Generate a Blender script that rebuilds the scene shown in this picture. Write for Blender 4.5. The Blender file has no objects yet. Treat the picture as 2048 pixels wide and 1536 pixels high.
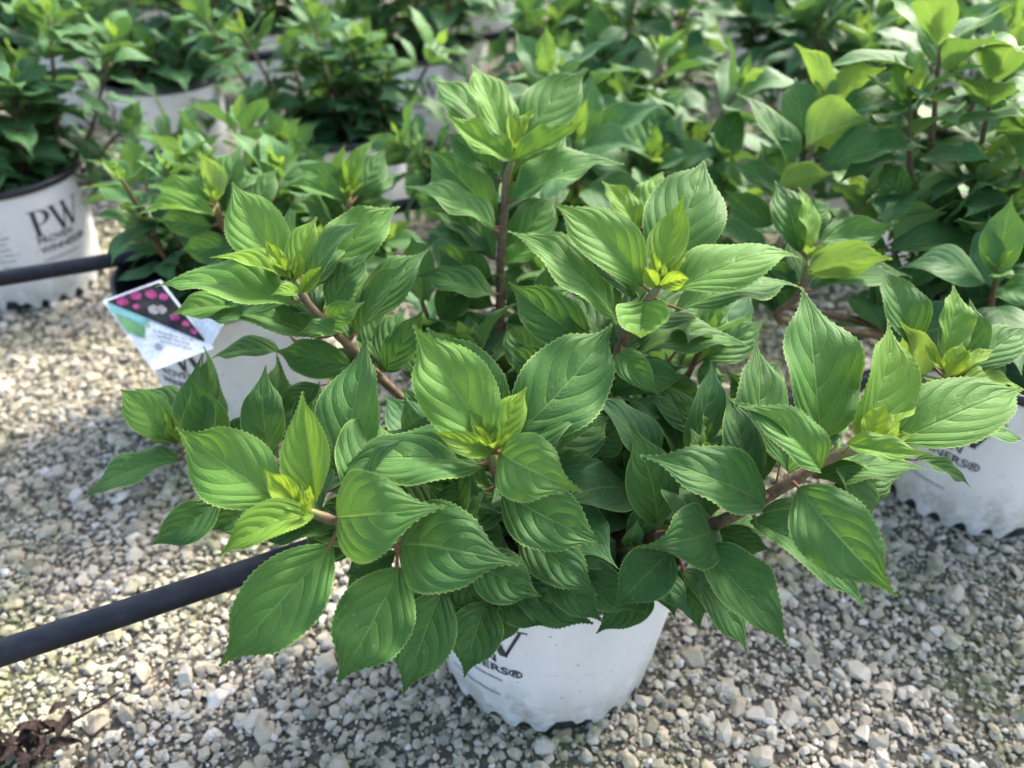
import bpy, bmesh, math, random
import numpy as np
from mathutils import Vector, Matrix

random.seed(11)
rnd = np.random.RandomState(7)
scene = bpy.context.scene
col = scene.collection
R = math.radians

# ------------------------------------------------------------------ camera
cam = bpy.data.cameras.new('camera')
cam.sensor_width = 36.0
cam.lens = 36.0 * 1490.0 / 2048.0
cam.clip_start = 0.02
cam.clip_end = 200.0
cam.dof.use_dof = True
cam.dof.focus_distance = 0.53
cam.dof.aperture_fstop = 4.6
camo = bpy.data.objects.new('camera', cam)
camo.location = (0, 0, 0.72)
camo.rotation_euler = (R(90 - 36.7), 0, 0)
col.objects.link(camo)
scene.camera = camo

# ------------------------------------------------------------------ sky and sun
SUN_EL, SUN_AZ = R(41), R(42)          # azimuth clockwise from +Y (away from the camera), to the right
world = bpy.data.worlds.new('World')
scene.world = world
world.use_nodes = True
wn = world.node_tree
bg = wn.nodes['Background']
sky = wn.nodes.new('ShaderNodeTexSky')
sky.sky_type = 'NISHITA'
sky.sun_disc = False
sky.sun_elevation = SUN_EL
sky.sun_rotation = SUN_AZ
sky.air_density = 1.0
sky.dust_density = 4.0
sky.ozone_density = 1.2
bg.inputs['Strength'].default_value = 0.15
wn.links.new(sky.outputs[0], bg.inputs[0])
sun = bpy.data.lights.new('sun', 'SUN')
sun.energy = 2.3
sun.angle = R(9.0)
sun.color = (1.0, 0.95, 0.86)
suno = bpy.data.objects.new('sun', sun)
to_sun = Vector((math.sin(SUN_AZ) * math.cos(SUN_EL), math.cos(SUN_AZ) * math.cos(SUN_EL), math.sin(SUN_EL)))
suno.rotation_euler = (-to_sun).to_track_quat('-Z', 'Y').to_euler()
suno.location = to_sun * 10
col.objects.link(suno)
vs = scene.view_settings
vs.view_transform = 'Standard'
vs.look = 'None'
vs.gamma = 1.0
vs.use_curve_mapping = False
vs.exposure = 1.92
scene.cycles.use_denoising = True
scene.cycles.use_adaptive_sampling = True
scene.cycles.adaptive_threshold = 0.035
scene.cycles.max_bounces = 4
scene.cycles.diffuse_bounces = 3
scene.cycles.glossy_bounces = 2
scene.cycles.transmission_bounces = 6

# ------------------------------------------------------------------ helpers
def link(o, parent=None):
    col.objects.link(o)
    if parent is not None:
        o.parent = parent
    return o

def obj(name, mesh, mat=None, parent=None):
    o = bpy.data.objects.new(name, mesh)
    if mat is not None and not mesh.materials:
        mesh.materials.append(mat)
    return link(o, parent)

def empty(name, loc):
    o = bpy.data.objects.new(name, None)
    o.location = loc
    o.empty_display_size = 0.05
    return link(o)

def tag(o, label=None, category=None, group=None, kind=None):
    if label: o['label'] = label
    if category: o['category'] = category
    if group: o['group'] = group
    if kind: o['kind'] = kind
    return o

def mesh_from(name, verts, faces, uvs=None, smooth=True):
    me = bpy.data.meshes.new(name)
    me.from_pydata([tuple(v) for v in verts], [], faces)
    if uvs is not None:
        uvl = me.uv_layers.new(name='UVMap')
        idx = np.empty(len(me.loops), dtype=np.int32)
        me.loops.foreach_get('vertex_index', idx)
        uvl.data.foreach_set('uv', np.asarray(uvs, dtype=np.float32)[idx].ravel())
    if smooth:
        me.polygons.foreach_set('use_smooth', np.ones(len(me.polygons), dtype=bool))
    me.update()
    return me

class NT:
    """short-hand for node trees"""
    def __init__(self, name):
        self.mat = bpy.data.materials.new(name)
        self.mat.use_nodes = True
        self.t = self.mat.node_tree
        self.t.nodes.clear()
        self.out = self.t.nodes.new('ShaderNodeOutputMaterial')
    def n(self, typ, ins=None, **props):
        nd = self.t.nodes.new(typ)
        for k, v in props.items():
            setattr(nd, k, v)
        for k, v in (ins or {}).items():
            self.set(nd.inputs[k], v)
        return nd
    def set(self, sock, v):
        if isinstance(v, bpy.types.NodeSocket):
            self.t.links.new(v, sock)
        else:
            if hasattr(sock.default_value, '__len__') and isinstance(v, (tuple, list)) and len(v) == 3 and len(sock.default_value) == 4:
                v = (*v, 1.0)
            sock.default_value = v
    def m(self, op, a, b=0.0, c=0.0, clamp=False):
        nd = self.t.nodes.new('ShaderNodeMath')
        nd.operation = op
        nd.use_clamp = clamp
        self.set(nd.inputs[0], a); self.set(nd.inputs[1], b); self.set(nd.inputs[2], c)
        return nd.outputs[0]
    def mix(self, f, a, b, mode='MIX'):
        nd = self.t.nodes.new('ShaderNodeMix')
        nd.data_type = 'RGBA'
        nd.blend_type = mode
        self.set(nd.inputs[0], f); self.set(nd.inputs[6], a); self.set(nd.inputs[7], b)
        return nd.outputs[2]
    def ramp(self, f, lo, hi):
        nd = self.n('ShaderNodeMapRange', {0: f, 1: lo, 2: hi}, interpolation_type='SMOOTHSTEP')
        return nd.outputs[0]
    def noise(self, scale, detail=3.0, vec=None, rough=0.55):
        nd = self.n('ShaderNodeTexNoise', {'Scale': scale, 'Detail': detail, 'Roughness': rough})
        if vec is not None:
            self.set(nd.inputs['Vector'], vec)
        return nd.outputs[0]
    def coord(self, which='Object'):
        return self.n('ShaderNodeTexCoord').outputs[which]
    def bump(self, h, strength, dist, normal=None):
        nd = self.n('ShaderNodeBump', {'Height': h, 'Strength': strength, 'Distance': dist})
        if normal is not None:
            self.set(nd.inputs['Normal'], normal)
        return nd.outputs[0]
    def principled(self, **ins):
        return self.n('ShaderNodeBsdfPrincipled', {k.replace('_', ' '): v for k, v in ins.items()})
    def done(self, shader):
        self.t.links.new(shader, self.out.inputs['Surface'])
        return self.mat

# ------------------------------------------------------------------ materials
def mat_leaf(near=True):
    T = NT('leaf' if near else 'leaf_soft')
    uv = T.n('ShaderNodeUVMap', uv_map='UVMap').outputs[0]
    sp = T.n('ShaderNodeSeparateXYZ', {0: uv})
    u, v = sp.outputs[0], sp.outputs[1]
    us = T.m('MULTIPLY_ADD', u, 2.0, -1.0)
    a = T.m('ABSOLUTE', us)
    side = T.m('SIGN', us)
    age_tone = T.n('ShaderNodeAttribute', attribute_type='OBJECT', attribute_name='age_tone').outputs['Fac']
    rand = T.n('ShaderNodeObjectInfo').outputs['Random']
    # wobble
    wob = T.m('MULTIPLY_ADD', T.noise(3.0, 1.0, T.n('ShaderNodeVectorMath', {0: uv, 1: T.n('ShaderNodeCombineXYZ', {0: rand, 1: rand, 2: T.m('MULTIPLY', rand, 37.0)}).outputs[0]}, operation='ADD').outputs[0]), 0.05, -0.025)
    bow = T.m('MULTIPLY', T.m('POWER', a, 1.55), 0.50)
    q = T.m('ADD', T.m('SUBTRACT', v, bow), wob)
    ph = T.m('FRACT', T.m('ADD', T.m('MULTIPLY', q, 5.1), T.m('MULTIPLY_ADD', side, 0.14, 4.0)))
    dv = T.m('MULTIPLY', T.m('ABSOLUTE', T.m('SUBTRACT', ph, 0.5)), 2.0)      # 0 on a side vein, 1 between veins
    fade = T.m('SUBTRACT', 1.0, T.ramp(a, 0.72, 1.0))
    lat = T.m('MULTIPLY', T.m('SUBTRACT', 1.0, T.ramp(dv, 0.0, T.m('MULTIPLY_ADD', a, -0.055, 0.095))), fade)
    mid = T.m('SUBTRACT', 1.0, T.ramp(a, 0.0, T.m('MULTIPLY_ADD', v, 0.015, 0.045)))
    vein = T.m('MAXIMUM', lat, mid)
    # fine net between the side veins
    vc = T.n('ShaderNodeCombineXYZ', {0: T.m('MULTIPLY', us, 7.5), 1: T.m('MULTIPLY', q, 26.0), 2: T.m('MULTIPLY', rand, 50.0)}).outputs[0]
    vor = T.n('ShaderNodeTexVoronoi', {'Vector': vc, 'Scale': 1.0, 'Randomness': 0.85}, feature='DISTANCE_TO_EDGE').outputs['Distance']
    net = T.m('SUBTRACT', 1.0, T.ramp(vor, 0.0, 0.11))
    lad = T.m('ABSOLUTE', T.m('SUBTRACT', T.m('FRACT', T.m('ADD', T.m('MULTIPLY', a, 11.0), T.m('MULTIPLY', T.noise(14.0, 1.0, uv), 2.0))), 0.5))
    ladl = T.m('SUBTRACT', 1.0, T.ramp(lad, 0.0, 0.16))
    # relief: pillows between the veins, a net of dents, fine grain
    pil = T.m('POWER', dv, 0.42)
    h = T.m('MULTIPLY', pil, fade)
    h = T.m('ADD', T.m('MULTIPLY', h, 1.0), T.m('MULTIPLY', T.ramp(vor, 0.0, 0.35), 0.08))
    h = T.m('SUBTRACT', h, T.m('MULTIPLY', T.m('MULTIPLY', ladl, T.ramp(dv, 0.0, 0.3)), 0.09))
    h = T.m('SUBTRACT', h, T.m('MULTIPLY', mid, 0.45))
    grain = T.noise(900.0, 2.0, T.coord('Object'))
    h = T.m('ADD', h, T.m('MULTIPLY', grain, 0.05))
    bd = T.m('MULTIPLY_ADD', T.m('POWER', age_tone, 0.6), -0.0021, 0.0027)
    nrm = T.bump(h, 0.75, bd) if near else T.bump(T.m('MULTIPLY', pil, fade), 0.5, T.m('MULTIPLY', bd, 0.4))
    # colour of the blade, from old to young
    g_old = T.mix(rand, (0.026, 0.092, 0.024), (0.042, 0.120, 0.030))
    cr = T.n('ShaderNodeValToRGB', {0: age_tone})
    els = cr.color_ramp.elements
    els[0].position = 0.0; els[0].color = (0.032, 0.102, 0.030, 1)
    els[1].position = 1.0; els[1].color = (0.245, 0.365, 0.030, 1)
    for p, c in ((0.18, (0.062, 0.165, 0.033, 1)), (0.35, (0.120, 0.258, 0.034, 1)), (0.6, (0.185, 0.320, 0.025, 1))):
        e = els.new(p); e.color = c
    blade = T.mix(T.m('MULTIPLY', rand, 0.35), cr.outputs[0], g_old)
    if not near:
        blade = T.mix(0.40, blade, (0.048, 0.135, 0.070))  # bluish background haze mixed into the blade colour
    blot = T.noise(60.0, 3.0, T.coord('Object'))
    blade = T.mix(T.ramp(blot, 0.35, 0.75), blade, T.mix(0.28, blade, (0.12, 0.25, 0.05)))
    blade = T.mix(T.m('MULTIPLY', vein, T.m('MULTIPLY_ADD', age_tone, 0.1, 0.55)), blade, (0.20, 0.33, 0.09))
    blade = T.mix(T.m('MULTIPLY', net, 0.12), blade, (0.18, 0.30, 0.06))
    spv = T.n('ShaderNodeTexVoronoi', {'Vector': T.coord('Object'), 'Scale': 130.0}, feature='F1')
    speck = T.m('MULTIPLY', T.m('SUBTRACT', 1.0, T.ramp(spv.outputs['Distance'], 0.05, 0.20)), T.ramp(T.noise(35.0, 1.0, T.coord('Object')), 0.62, 0.70))
    blade = T.mix(T.m('MULTIPLY', speck, 0.28), blade, (0.34, 0.40, 0.22))
    edge = T.ramp(a, 0.955, 1.0)
    blade = T.mix(T.m('MULTIPLY', edge, 0.75), blade, (0.36, 0.46, 0.13))
    tipf = T.m('MULTIPLY', T.ramp(v, 0.965, 1.0), 0.6)
    blade = T.mix(tipf, blade, (0.38, 0.42, 0.12))
    back = T.n('ShaderNodeNewGeometry').outputs['Backfacing']
    under = T.mix(T.m('MULTIPLY', vein, 0.5), T.mix(0.6, blade, (0.13, 0.23, 0.085)), (0.24, 0.34, 0.12))
    colr = T.mix(back, blade, under)
    ispet = T.m('LESS_THAN', v, -0.01)
    colr = T.mix(ispet, colr, T.mix(T.ramp(age_tone, 0.1, 0.7), (0.17, 0.075, 0.038), (0.20, 0.23, 0.05)))
    pb = T.principled(Base_Color=colr, Roughness=0.58, Normal=nrm)
    pb.inputs['Specular IOR Level'].default_value = 0.22
    pb.inputs['Sheen Weight'].default_value = 0.03
    pb.inputs['Sheen Roughness'].default_value = 0.4
    pb.inputs['Sheen Tint'].default_value = (0.8, 1.0, 0.7, 1)
    tc = T.mix(0.5, colr, T.mix(T.m('MULTIPLY', vein, 0.5), T.mix(age_tone, (0.16, 0.36, 0.02), (0.54, 0.68, 0.03)), (0.60, 0.72, 0.12)))
    tr = T.n('ShaderNodeBsdfTranslucent', {'Color': tc, 'Normal': nrm})
    fac = T.m('MULTIPLY', T.m('SUBTRACT', 1.0, T.m('MULTIPLY', vein, 0.10)), T.m('MULTIPLY_ADD', age_tone, 0.28, 0.20))
    fac = T.m('MULTIPLY', fac, T.m('SUBTRACT', 1.0, ispet))
    mx = T.n('ShaderNodeMixShader', {0: fac, 1: pb.outputs[0], 2: tr.outputs[0]})
    return T.done(mx.outputs[0])

def mat_stem():
    T = NT('stem_bark')
    uv = T.n('ShaderNodeUVMap', uv_map='UVMap').outputs[0]
    v = T.n('ShaderNodeSeparateXYZ', {0: uv}).outputs[1]
    ns = T.noise(220.0, 3.0, T.coord('Object'))
    c = T.mix(T.ramp(ns, 0.3, 0.7), (0.075, 0.045, 0.022), (0.155, 0.095, 0.042))
    c = T.mix(T.ramp(v, 0.80, 1.0), c, (0.17, 0.19, 0.05))
    return T.done(T.principled(Base_Color=c, Roughness=0.6, Normal=T.bump(ns, 0.4, 0.0012)).outputs[0])

def mat_pot():
    T = NT('pot_white')
    co = T.coord('Object')
    z = T.n('ShaderNodeSeparateXYZ', {0: co}).outputs[2]
    st = T.n('ShaderNodeMapping', {0: co, 3: (9.0, 9.0, 2.5)}).outputs[0]
    streak = T.noise(2.2, 5.0, st)
    low = T.m('SUBTRACT', 1.0, T.ramp(z, 0.0, 0.11))
    dirt = T.m('MULTIPLY', T.ramp(streak, 0.40, 0.70), T.m('MULTIPLY_ADD', low, 0.75, 0.15))
    c = T.mix(dirt, (0.70, 0.705, 0.71), (0.30, 0.31, 0.235))
    mud = T.m('MULTIPLY', T.m('SUBTRACT', 1.0, T.ramp(T.m('ADD', z, T.m('MULTIPLY_ADD', streak, 0.16, -0.08)), 0.0, 0.085)), T.ramp(T.noise(38.0, 6.0, co, 0.75), 0.36, 0.66))
    c = T.mix(T.m('MULTIPLY', mud, 0.8), c, (0.24, 0.225, 0.155))
    sp = T.n('ShaderNodeTexVoronoi', {'Vector': co, 'Scale': 75.0, 'Randomness': 1.0}, feature='F1').outputs['Distance']
    spot = T.m('MULTIPLY', T.m('SUBTRACT', 1.0, T.ramp(sp, 0.03, 0.16)), T.ramp(T.noise(40.0, 2.0, co), 0.44, 0.58))
    c = T.mix(T.m('MULTIPLY', spot, 0.75), c, (0.13, 0.14, 0.13))
    fl = T.m('MULTIPLY', T.ramp(T.noise(30.0, 6.0, co, 0.7), 0.55, 0.70), T.m('MULTIPLY_ADD', low, 0.4, 0.15))
    c = T.mix(fl, c, (0.30, 0.31, 0.28))
    return T.done(T.principled(Base_Color=c, Roughness=0.42, Normal=T.bump(T.noise(60.0, 3.0, co), 0.12, 0.002)).outputs[0])

def mat_plain(name, c, rough=0.5, bump=0.0, scale=200.0, c2=None, spec=0.5):
    T = NT(name)
    co = T.coord('Object')
    ns = T.noise(scale, 4.0, co)
    cc = T.mix(T.ramp(ns, 0.35, 0.7), c, c2 if c2 else tuple(min(1.0, x * 1.35) for x in c))
    p = T.principled(Base_Color=cc, Roughness=rough)
    p.inputs['Specular IOR Level'].default_value = spec
    if bump:
        T.set(p.inputs['Normal'], T.bump(ns, bump, 0.002))
    return T.done(p.outputs[0])

def mat_soil():
    T = NT('potting_soil')
    co = T.coord('Object')
    vo = T.n('ShaderNodeTexVoronoi', {'Vector': co, 'Scale': 150.0}, feature='F1')
    n2 = T.noise(90.0, 5.0, co)
    c = T.mix(T.ramp(n2, 0.3, 0.7), (0.012, 0.009, 0.007), (0.055, 0.038, 0.026))
    c = T.mix(T.m('MULTIPLY', T.ramp(vo.outputs['Color'], 0.75, 0.95), 0.5), c, (0.14, 0.10, 0.07))
    return T.done(T.principled(Base_Color=c, Roughness=0.9, Normal=T.bump(T.m('ADD', vo.outputs['Distance'], n2), 0.9, 0.006)).outputs[0])

def mat_stone():
    T = NT('gravel_stone')
    r = T.n('ShaderNodeObjectInfo').outputs['Random']
    co = T.coord('Object')
    cr = T.n('ShaderNodeValToRGB', {0: r})
    e = cr.color_ramp.elements
    e[0].position = 0.0; e[0].color = (0.16, 0.15, 0.13, 1)
    e[1].position = 1.0; e[1].color = (0.66, 0.64, 0.58, 1)
    for p, c in ((0.15, (0.27, 0.235, 0.165, 1)), (0.40, (0.42, 0.365, 0.265, 1)), (0.60, (0.43, 0.395, 0.32, 1)), (0.78, (0.52, 0.465, 0.36, 1)), (0.88, (0.45, 0.355, 0.25, 1))):
        x = e.new(p); x.color = c
    geo = T.n('ShaderNodeNewGeometry').outputs['Position']
    n1 = T.noise(160.0, 4.0, geo)
    c = T.mix(T.ramp(n1, 0.35, 0.75), cr.outputs[0], T.mix(0.25, cr.outputs[0], (0.58, 0.55, 0.47)))
    # moss and algae stain in drifts over the bed
    ms = T.m('MULTIPLY', T.ramp(T.noise(3.6, 4.0, geo), 0.40, 0.60), T.ramp(T.noise(70.0, 3.0, geo), 0.36, 0.60))
    c = T.mix(T.m('MULTIPLY', ms, 0.75), c, (0.15, 0.17, 0.06))
    return T.done(T.principled(Base_Color=c, Roughness=0.85, Normal=T.bump(n1, 0.5, 0.0015)).outputs[0])

def mat_ground():
    T = NT('ground_fines')
    geo = T.n('ShaderNodeNewGeometry').outputs['Position']
    vo = T.n('ShaderNodeTexVoronoi', {'Vector': geo, 'Scale': 120.0}, feature='F1')
    vo2 = T.n('ShaderNodeTexVoronoi', {'Vector': geo, 'Scale': 55.0}, feature='F1')
    base = T.mix(vo.outputs['Color'], (0.05, 0.045, 0.033), (0.26, 0.22, 0.16))
    base = T.mix(0.4, base, T.mix(vo2.outputs['Color'], (0.05, 0.045, 0.033), (0.26, 0.22, 0.16)))
    gap = T.ramp(vo.outputs['Distance'], 0.25, 0.65)
    base = T.mix(gap, base, (0.07, 0.065, 0.05))
    ms = T.ramp(T.noise(3.6, 4.0, geo), 0.44, 0.64)
    base = T.mix(T.m('MULTIPLY', ms, 0.6), base, (0.075, 0.095, 0.03))
    return T.done(T.principled(Base_Color=base, Roughness=0.95, Normal=T.bump(T.m('SUBTRACT', 1.0, vo.outputs['Distance']), 0.8, 0.006)).outputs[0])

LEAF = mat_leaf()
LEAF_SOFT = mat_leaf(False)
STEM = mat_stem()
POTW = mat_pot()
POTB = mat_plain('pot_black', (0.014, 0.017, 0.022), 0.38, 0.05)
PIPE = mat_plain('pipe_black', (0.005, 0.007, 0.012), 0.42, 0.2, 60.0, (0.013, 0.015, 0.022), 0.28)
INK = mat_plain('print_ink', (0.020, 0.022, 0.028), 0.5, 0.0, 90.0, (0.05, 0.052, 0.06))
INKG = mat_plain('print_ink_grey', (0.22, 0.24, 0.26), 0.5, 0.0, 400.0, (0.42, 0.44, 0.46))
SOIL = mat_soil()
STONE = mat_stone()
GROUND = mat_ground()

# ------------------------------------------------------------------ ground and gravel
me = mesh_from('ground', [(-60, -40, 0), (60, -40, 0), (60, 80, 0), (-60, 80, 0)], [(0, 1, 2, 3)])
tag(obj('ground', me, GROUND), kind='structure')

def gravel():
    x0, x1, y0, y1 = -3.6, 3.9, -0.35, 4.7
    me = mesh_from('gravel', [(x0, y0, 0.001), (x1, y0, 0.001), (x1, y1, 0.001), (x0, y1, 0.001)], [(0, 1, 2, 3)])
    o = obj('gravel', me, STONE)
    tag(o, 'loose pale crushed limestone gravel covering the nursery ground', 'gravel', kind='stuff')
    g = bpy.data.node_groups.new('gravel_scatter', 'GeometryNodeTree')
    g.interface.new_socket('Geometry', in_out='INPUT', socket_type='NodeSocketGeometry')
    g.interface.new_socket('Geometry', in_out='OUTPUT', socket_type='NodeSocketGeometry')
    N, K = g.nodes, g.links
    gi = N.new('NodeGroupInput'); go = N.new('NodeGroupOutput')
    protos = N.new('GeometryNodeJoinGeometry')
    for s in range(9):
        ico = N.new('GeometryNodeMeshIcoSphere'); ico.inputs['Subdivisions'].default_value = 1 if s % 2 else 2; ico.inputs['Radius'].default_value = 1.0
        sp = N.new('GeometryNodeSetPosition')
        rv = N.new('FunctionNodeRandomValue'); rv.data_type = 'FLOAT_VECTOR'
        rv.inputs[0].default_value = (-0.5, -0.5, -0.42); rv.inputs[1].default_value = (0.5, 0.5, 0.42)
        rv.inputs['Seed'].default_value = 20 + s
        K.new(ico.outputs['Mesh'], sp.inputs['Geometry']); K.new(rv.outputs[0], sp.inputs['Offset'])
        tr = N.new('GeometryNodeTransform')
        tr.inputs['Scale'].default_value = (1.0, 0.66 + 0.05 * (s % 5), 0.50 + 0.06 * (s % 4))
        hull = N.new('GeometryNodeConvexHull')
        K.new(sp.outputs[0], tr.inputs['Geometry']); K.new(tr.outputs[0], hull.inputs[0])
        sm = N.new('GeometryNodeSetShadeSmooth'); sm.inputs['Shade Smooth'].default_value = False
        K.new(hull.outputs[0], sm.inputs[0])
        smat = N.new('GeometryNodeSetMaterial'); smat.inputs['Material'].default_value = STONE
        K.new(sm.outputs[0], smat.inputs[0])
        gti = N.new('GeometryNodeGeometryToInstance')
        K.new(smat.outputs[0], gti.inputs[0]); K.new(gti.outputs[0], protos.inputs[0])
    join = N.new('GeometryNodeJoinGeometry')
    pos = N.new('GeometryNodeInputPosition'); sx = N.new('ShaderNodeSeparateXYZ'); K.new(pos.outputs[0], sx.inputs[0])
    #        density near, split y, density far, min size, max size, power, height
    layers = [(34000, 1.1, 1300, 0.0012, 0.0036, 1.5, 0.0000), (8200, 1.7, 4000, 0.0030, 0.0066, 1.8, 0.0011), (1300, 2.2, 700, 0.0058, 0.0125, 2.6, 0.0020)]
    for i, (dn, ys, df, s0, s1, pw, zz) in enumerate(layers):
        cmp_ = N.new('ShaderNodeMath'); cmp_.operation = 'LESS_THAN'; K.new(sx.outputs[1], cmp_.inputs[0]); cmp_.inputs[1].default_value = ys
        ab = N.new('ShaderNodeMath'); ab.operation = 'ABSOLUTE'; K.new(sx.outputs[0], ab.inputs[0])
        cx_ = N.new('ShaderNodeMath'); cx_.operation = 'LESS_THAN'; K.new(ab.outputs[0], cx_.inputs[0]); cx_.inputs[1].default_value = 1.15
        both = N.new('ShaderNodeMath'); both.operation = 'MULTIPLY'; K.new(cmp_.outputs[0], both.inputs[0]); K.new(cx_.outputs[0], both.inputs[1])
        den = N.new('ShaderNodeMath'); den.operation = 'MULTIPLY_ADD'; K.new(both.outputs[0], den.inputs[0])
        den.inputs[1].default_value = dn - df; den.inputs[2].default_value = df
        # the density is a field on points of a finely cut sheet
        sub = N.new('GeometryNodeSubdivideMesh'); sub.inputs['Level'].default_value = 6
        K.new(gi.outputs[0], sub.inputs[0])
        dist = N.new('GeometryNodeDistributePointsOnFaces'); dist.inputs['Seed'].default_value = 5 + i
        K.new(sub.outputs[0], dist.inputs['Mesh']); K.new(den.outputs[0], dist.inputs['Density'])
        iop = N.new('GeometryNodeInstanceOnPoints')
        K.new(dist.outputs['Points'], iop.inputs['Points']); K.new(protos.outputs[0], iop.inputs['Instance'])
        iop.inputs['Pick Instance'].default_value = True
        ri = N.new('FunctionNodeRandomValue'); ri.data_type = 'INT'; ri.inputs[4].default_value = 0; ri.inputs[5].default_value = 8; ri.inputs['Seed'].default_value = 31 + i
        K.new(ri.outputs[2], iop.inputs['Instance Index'])
        rr = N.new('FunctionNodeRandomValue'); rr.data_type = 'FLOAT_VECTOR'; rr.inputs[0].default_value = (-0.5, -0.5, 0); rr.inputs[1].default_value = (0.5, 0.5, 6.283); rr.inputs['Seed'].default_value = 41 + i
        K.new(rr.outputs[0], iop.inputs['Rotation'])
        rs = N.new('FunctionNodeRandomValue'); rs.data_type = 'FLOAT'; rs.inputs['Seed'].default_value = 51 + i
        pwn = N.new('ShaderNodeMath'); pwn.operation = 'POWER'; K.new(rs.outputs[1], pwn.inputs[0]); pwn.inputs[1].default_value = pw
        ma = N.new('ShaderNodeMath'); ma.operation = 'MULTIPLY_ADD'; K.new(pwn.outputs[0], ma.inputs[0]); ma.inputs[1].default_value = s1 - s0; ma.inputs[2].default_value = s0
        K.new(ma.outputs[0], iop.inputs['Scale'])
        ti = N.new('GeometryNodeTranslateInstances'); ti.inputs['Local Space'].default_value = False
        rz = N.new('FunctionNodeRandomValue'); rz.data_type = 'FLOAT_VECTOR'; rz.inputs[0].default_value = (0, 0, zz - 0.0015); rz.inputs[1].default_value = (0, 0, zz + 0.0018); rz.inputs['Seed'].default_value = 61 + i
        K.new(iop.outputs[0], ti.inputs['Instances']); K.new(rz.outputs[0], ti.inputs['Translation'])
        K.new(ti.outputs[0], join.inputs[0])
    K.new(join.outputs[0], go.inputs[0])
    mod = o.modifiers.new('scatter', 'NODES')
    mod.node_group = g
    return o
gravel()

# ------------------------------------------------------------------ pots
POT_H, POT_R0, POT_R1 = 0.23, 0.115, 0.138
def pot_r(z):
    return POT_R0 + (POT_R1 - POT_R0) * z / POT_H

def pot_meshes():
    n = 144
    verts, faces = [], []
    zs = [None, 0.020, 0.034, 0.08, 0.13, 0.18, 0.219]
    def bottom(k):
        m = k % 36
        if m in (0, 1, 2, 3, 4, 5):           # four wide drain openings
            return 0.022 if m in (1, 2, 3, 4) else 0.012
        return (0.013, 0.017, 0.013, 0.0, 0.0, 0.0)[m % 6]
    for zi, z in enumerate(zs):
        for k in range(n):
            a = 2 * math.pi * k / n
            zz = bottom(k) if z is None else max(z, 0.0225 if zi == 1 else z)
            r = pot_r(zz)
            verts.append((r * math.cos(a), r * math.sin(a), zz))
    for i in range(len(zs) - 1):
        for k in range(n):
            faces.append((i * n + k, i * n + (k + 1) % n, (i + 1) * n + (k + 1) % n, (i + 1) * n + k))
    wall = mesh_from('pot', verts, faces)
    def lathe(name, prof, n=72):
        vs_, fs_ = [], []
        for r, z in prof:
            for k in range(n):
                a = 2 * math.pi * k / n
                vs_.append((r * math.cos(a), r * math.sin(a), z))
        for i in range(len(prof) - 1):
            for k in range(n):
                fs_.append((i * n + k, i * n + (k + 1) % n, (i + 1) * n + (k + 1) % n, (i + 1) * n + k))
        return mesh_from(name, vs_, fs_)
    rim = lathe('rim', [(pot_r(.217) + .0008, .2165), (pot_r(.217) + .0040, .217), (pot_r(.22) + .0048, .221), (pot_r(.225) + .0048, .226), (pot_r(.23) + .004, .2292), (pot_r(.23) + .0015, .230),
                        (pot_r(.23) - .0015, .2285), (pot_r(.21) - .003, .21), (pot_r(.17) - .003, .17)])
    liner = lathe('inner_wall', [(0.001, 0.003), (POT_R0 - .004, 0.002), (POT_R0 - .0010, 0.003), (pot_r(.026) - .0009, .026), (pot_r(.03) - .0035, .031), (pot_r(.17) - .0035, .172)])
    # soil: lumpy disc
    vs_, fs_ = [(0, 0, .192)], []
    rs = np.random.RandomState(3)
    rings, seg = 14, 48
    for i in range(1, rings + 1):
        for k in range(seg):
            a = 2 * math.pi * k / seg
            r = (pot_r(.187) - .0034) * i / rings
            vs_.append((r * math.cos(a), r * math.sin(a), .187 + (rs.rand() - .4) * .008 * (i < rings)))
    for k in range(seg):
        fs_.append((0, 1 + k, 1 + (k + 1) % seg))
    for i in range(rings - 1):
        for k in range(seg):
            b = 1 + i * seg
            fs_.append((b + k, b + seg + k, b + seg + (k + 1) % seg, b + (k + 1) % seg))
    soil = mesh_from('soil', vs_, fs_)
    for m_, mt in ((wall, POTW), (rim, POTB), (liner, POTB), (soil, SOIL)):
        m_.materials.append(mt)
    return wall, rim, liner, soil
POT_ME = pot_meshes()

def text_polys(body, size, x, z, bold=0.0):
    """outline text as flat triangles in (x, z)"""
    cu = bpy.data.curves.new('print', 'FONT')
    cu.body = body; cu.size = size; cu.resolution_u = 3; cu.offset = bold
    cu.align_x = 'LEFT'
    to = bpy.data.objects.new('print', cu)
    col.objects.link(to)
    dg = bpy.context.evaluated_depsgraph_get()
    ev = to.evaluated_get(dg)
    m = ev.to_mesh()
    vs_ = [(v.co.x + x, v.co.y + z) for v in m.vertices]
    fs_ = [tuple(p.vertices) for p in m.polygons]
    ev.to_mesh_clear()
    bpy.data.objects.remove(to); bpy.data.curves.remove(cu)
    return vs_, fs_

def poly(points):
    return [tuple(p) for p in points], [tuple(range(len(points)))]

def join_polys(lst):
    vs_, fs_ = [], []
    for v, f in lst:
        b = len(vs_)
        vs_ += v
        fs_ += [tuple(i + b for i in q) for q in f]
    return vs_, fs_

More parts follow.
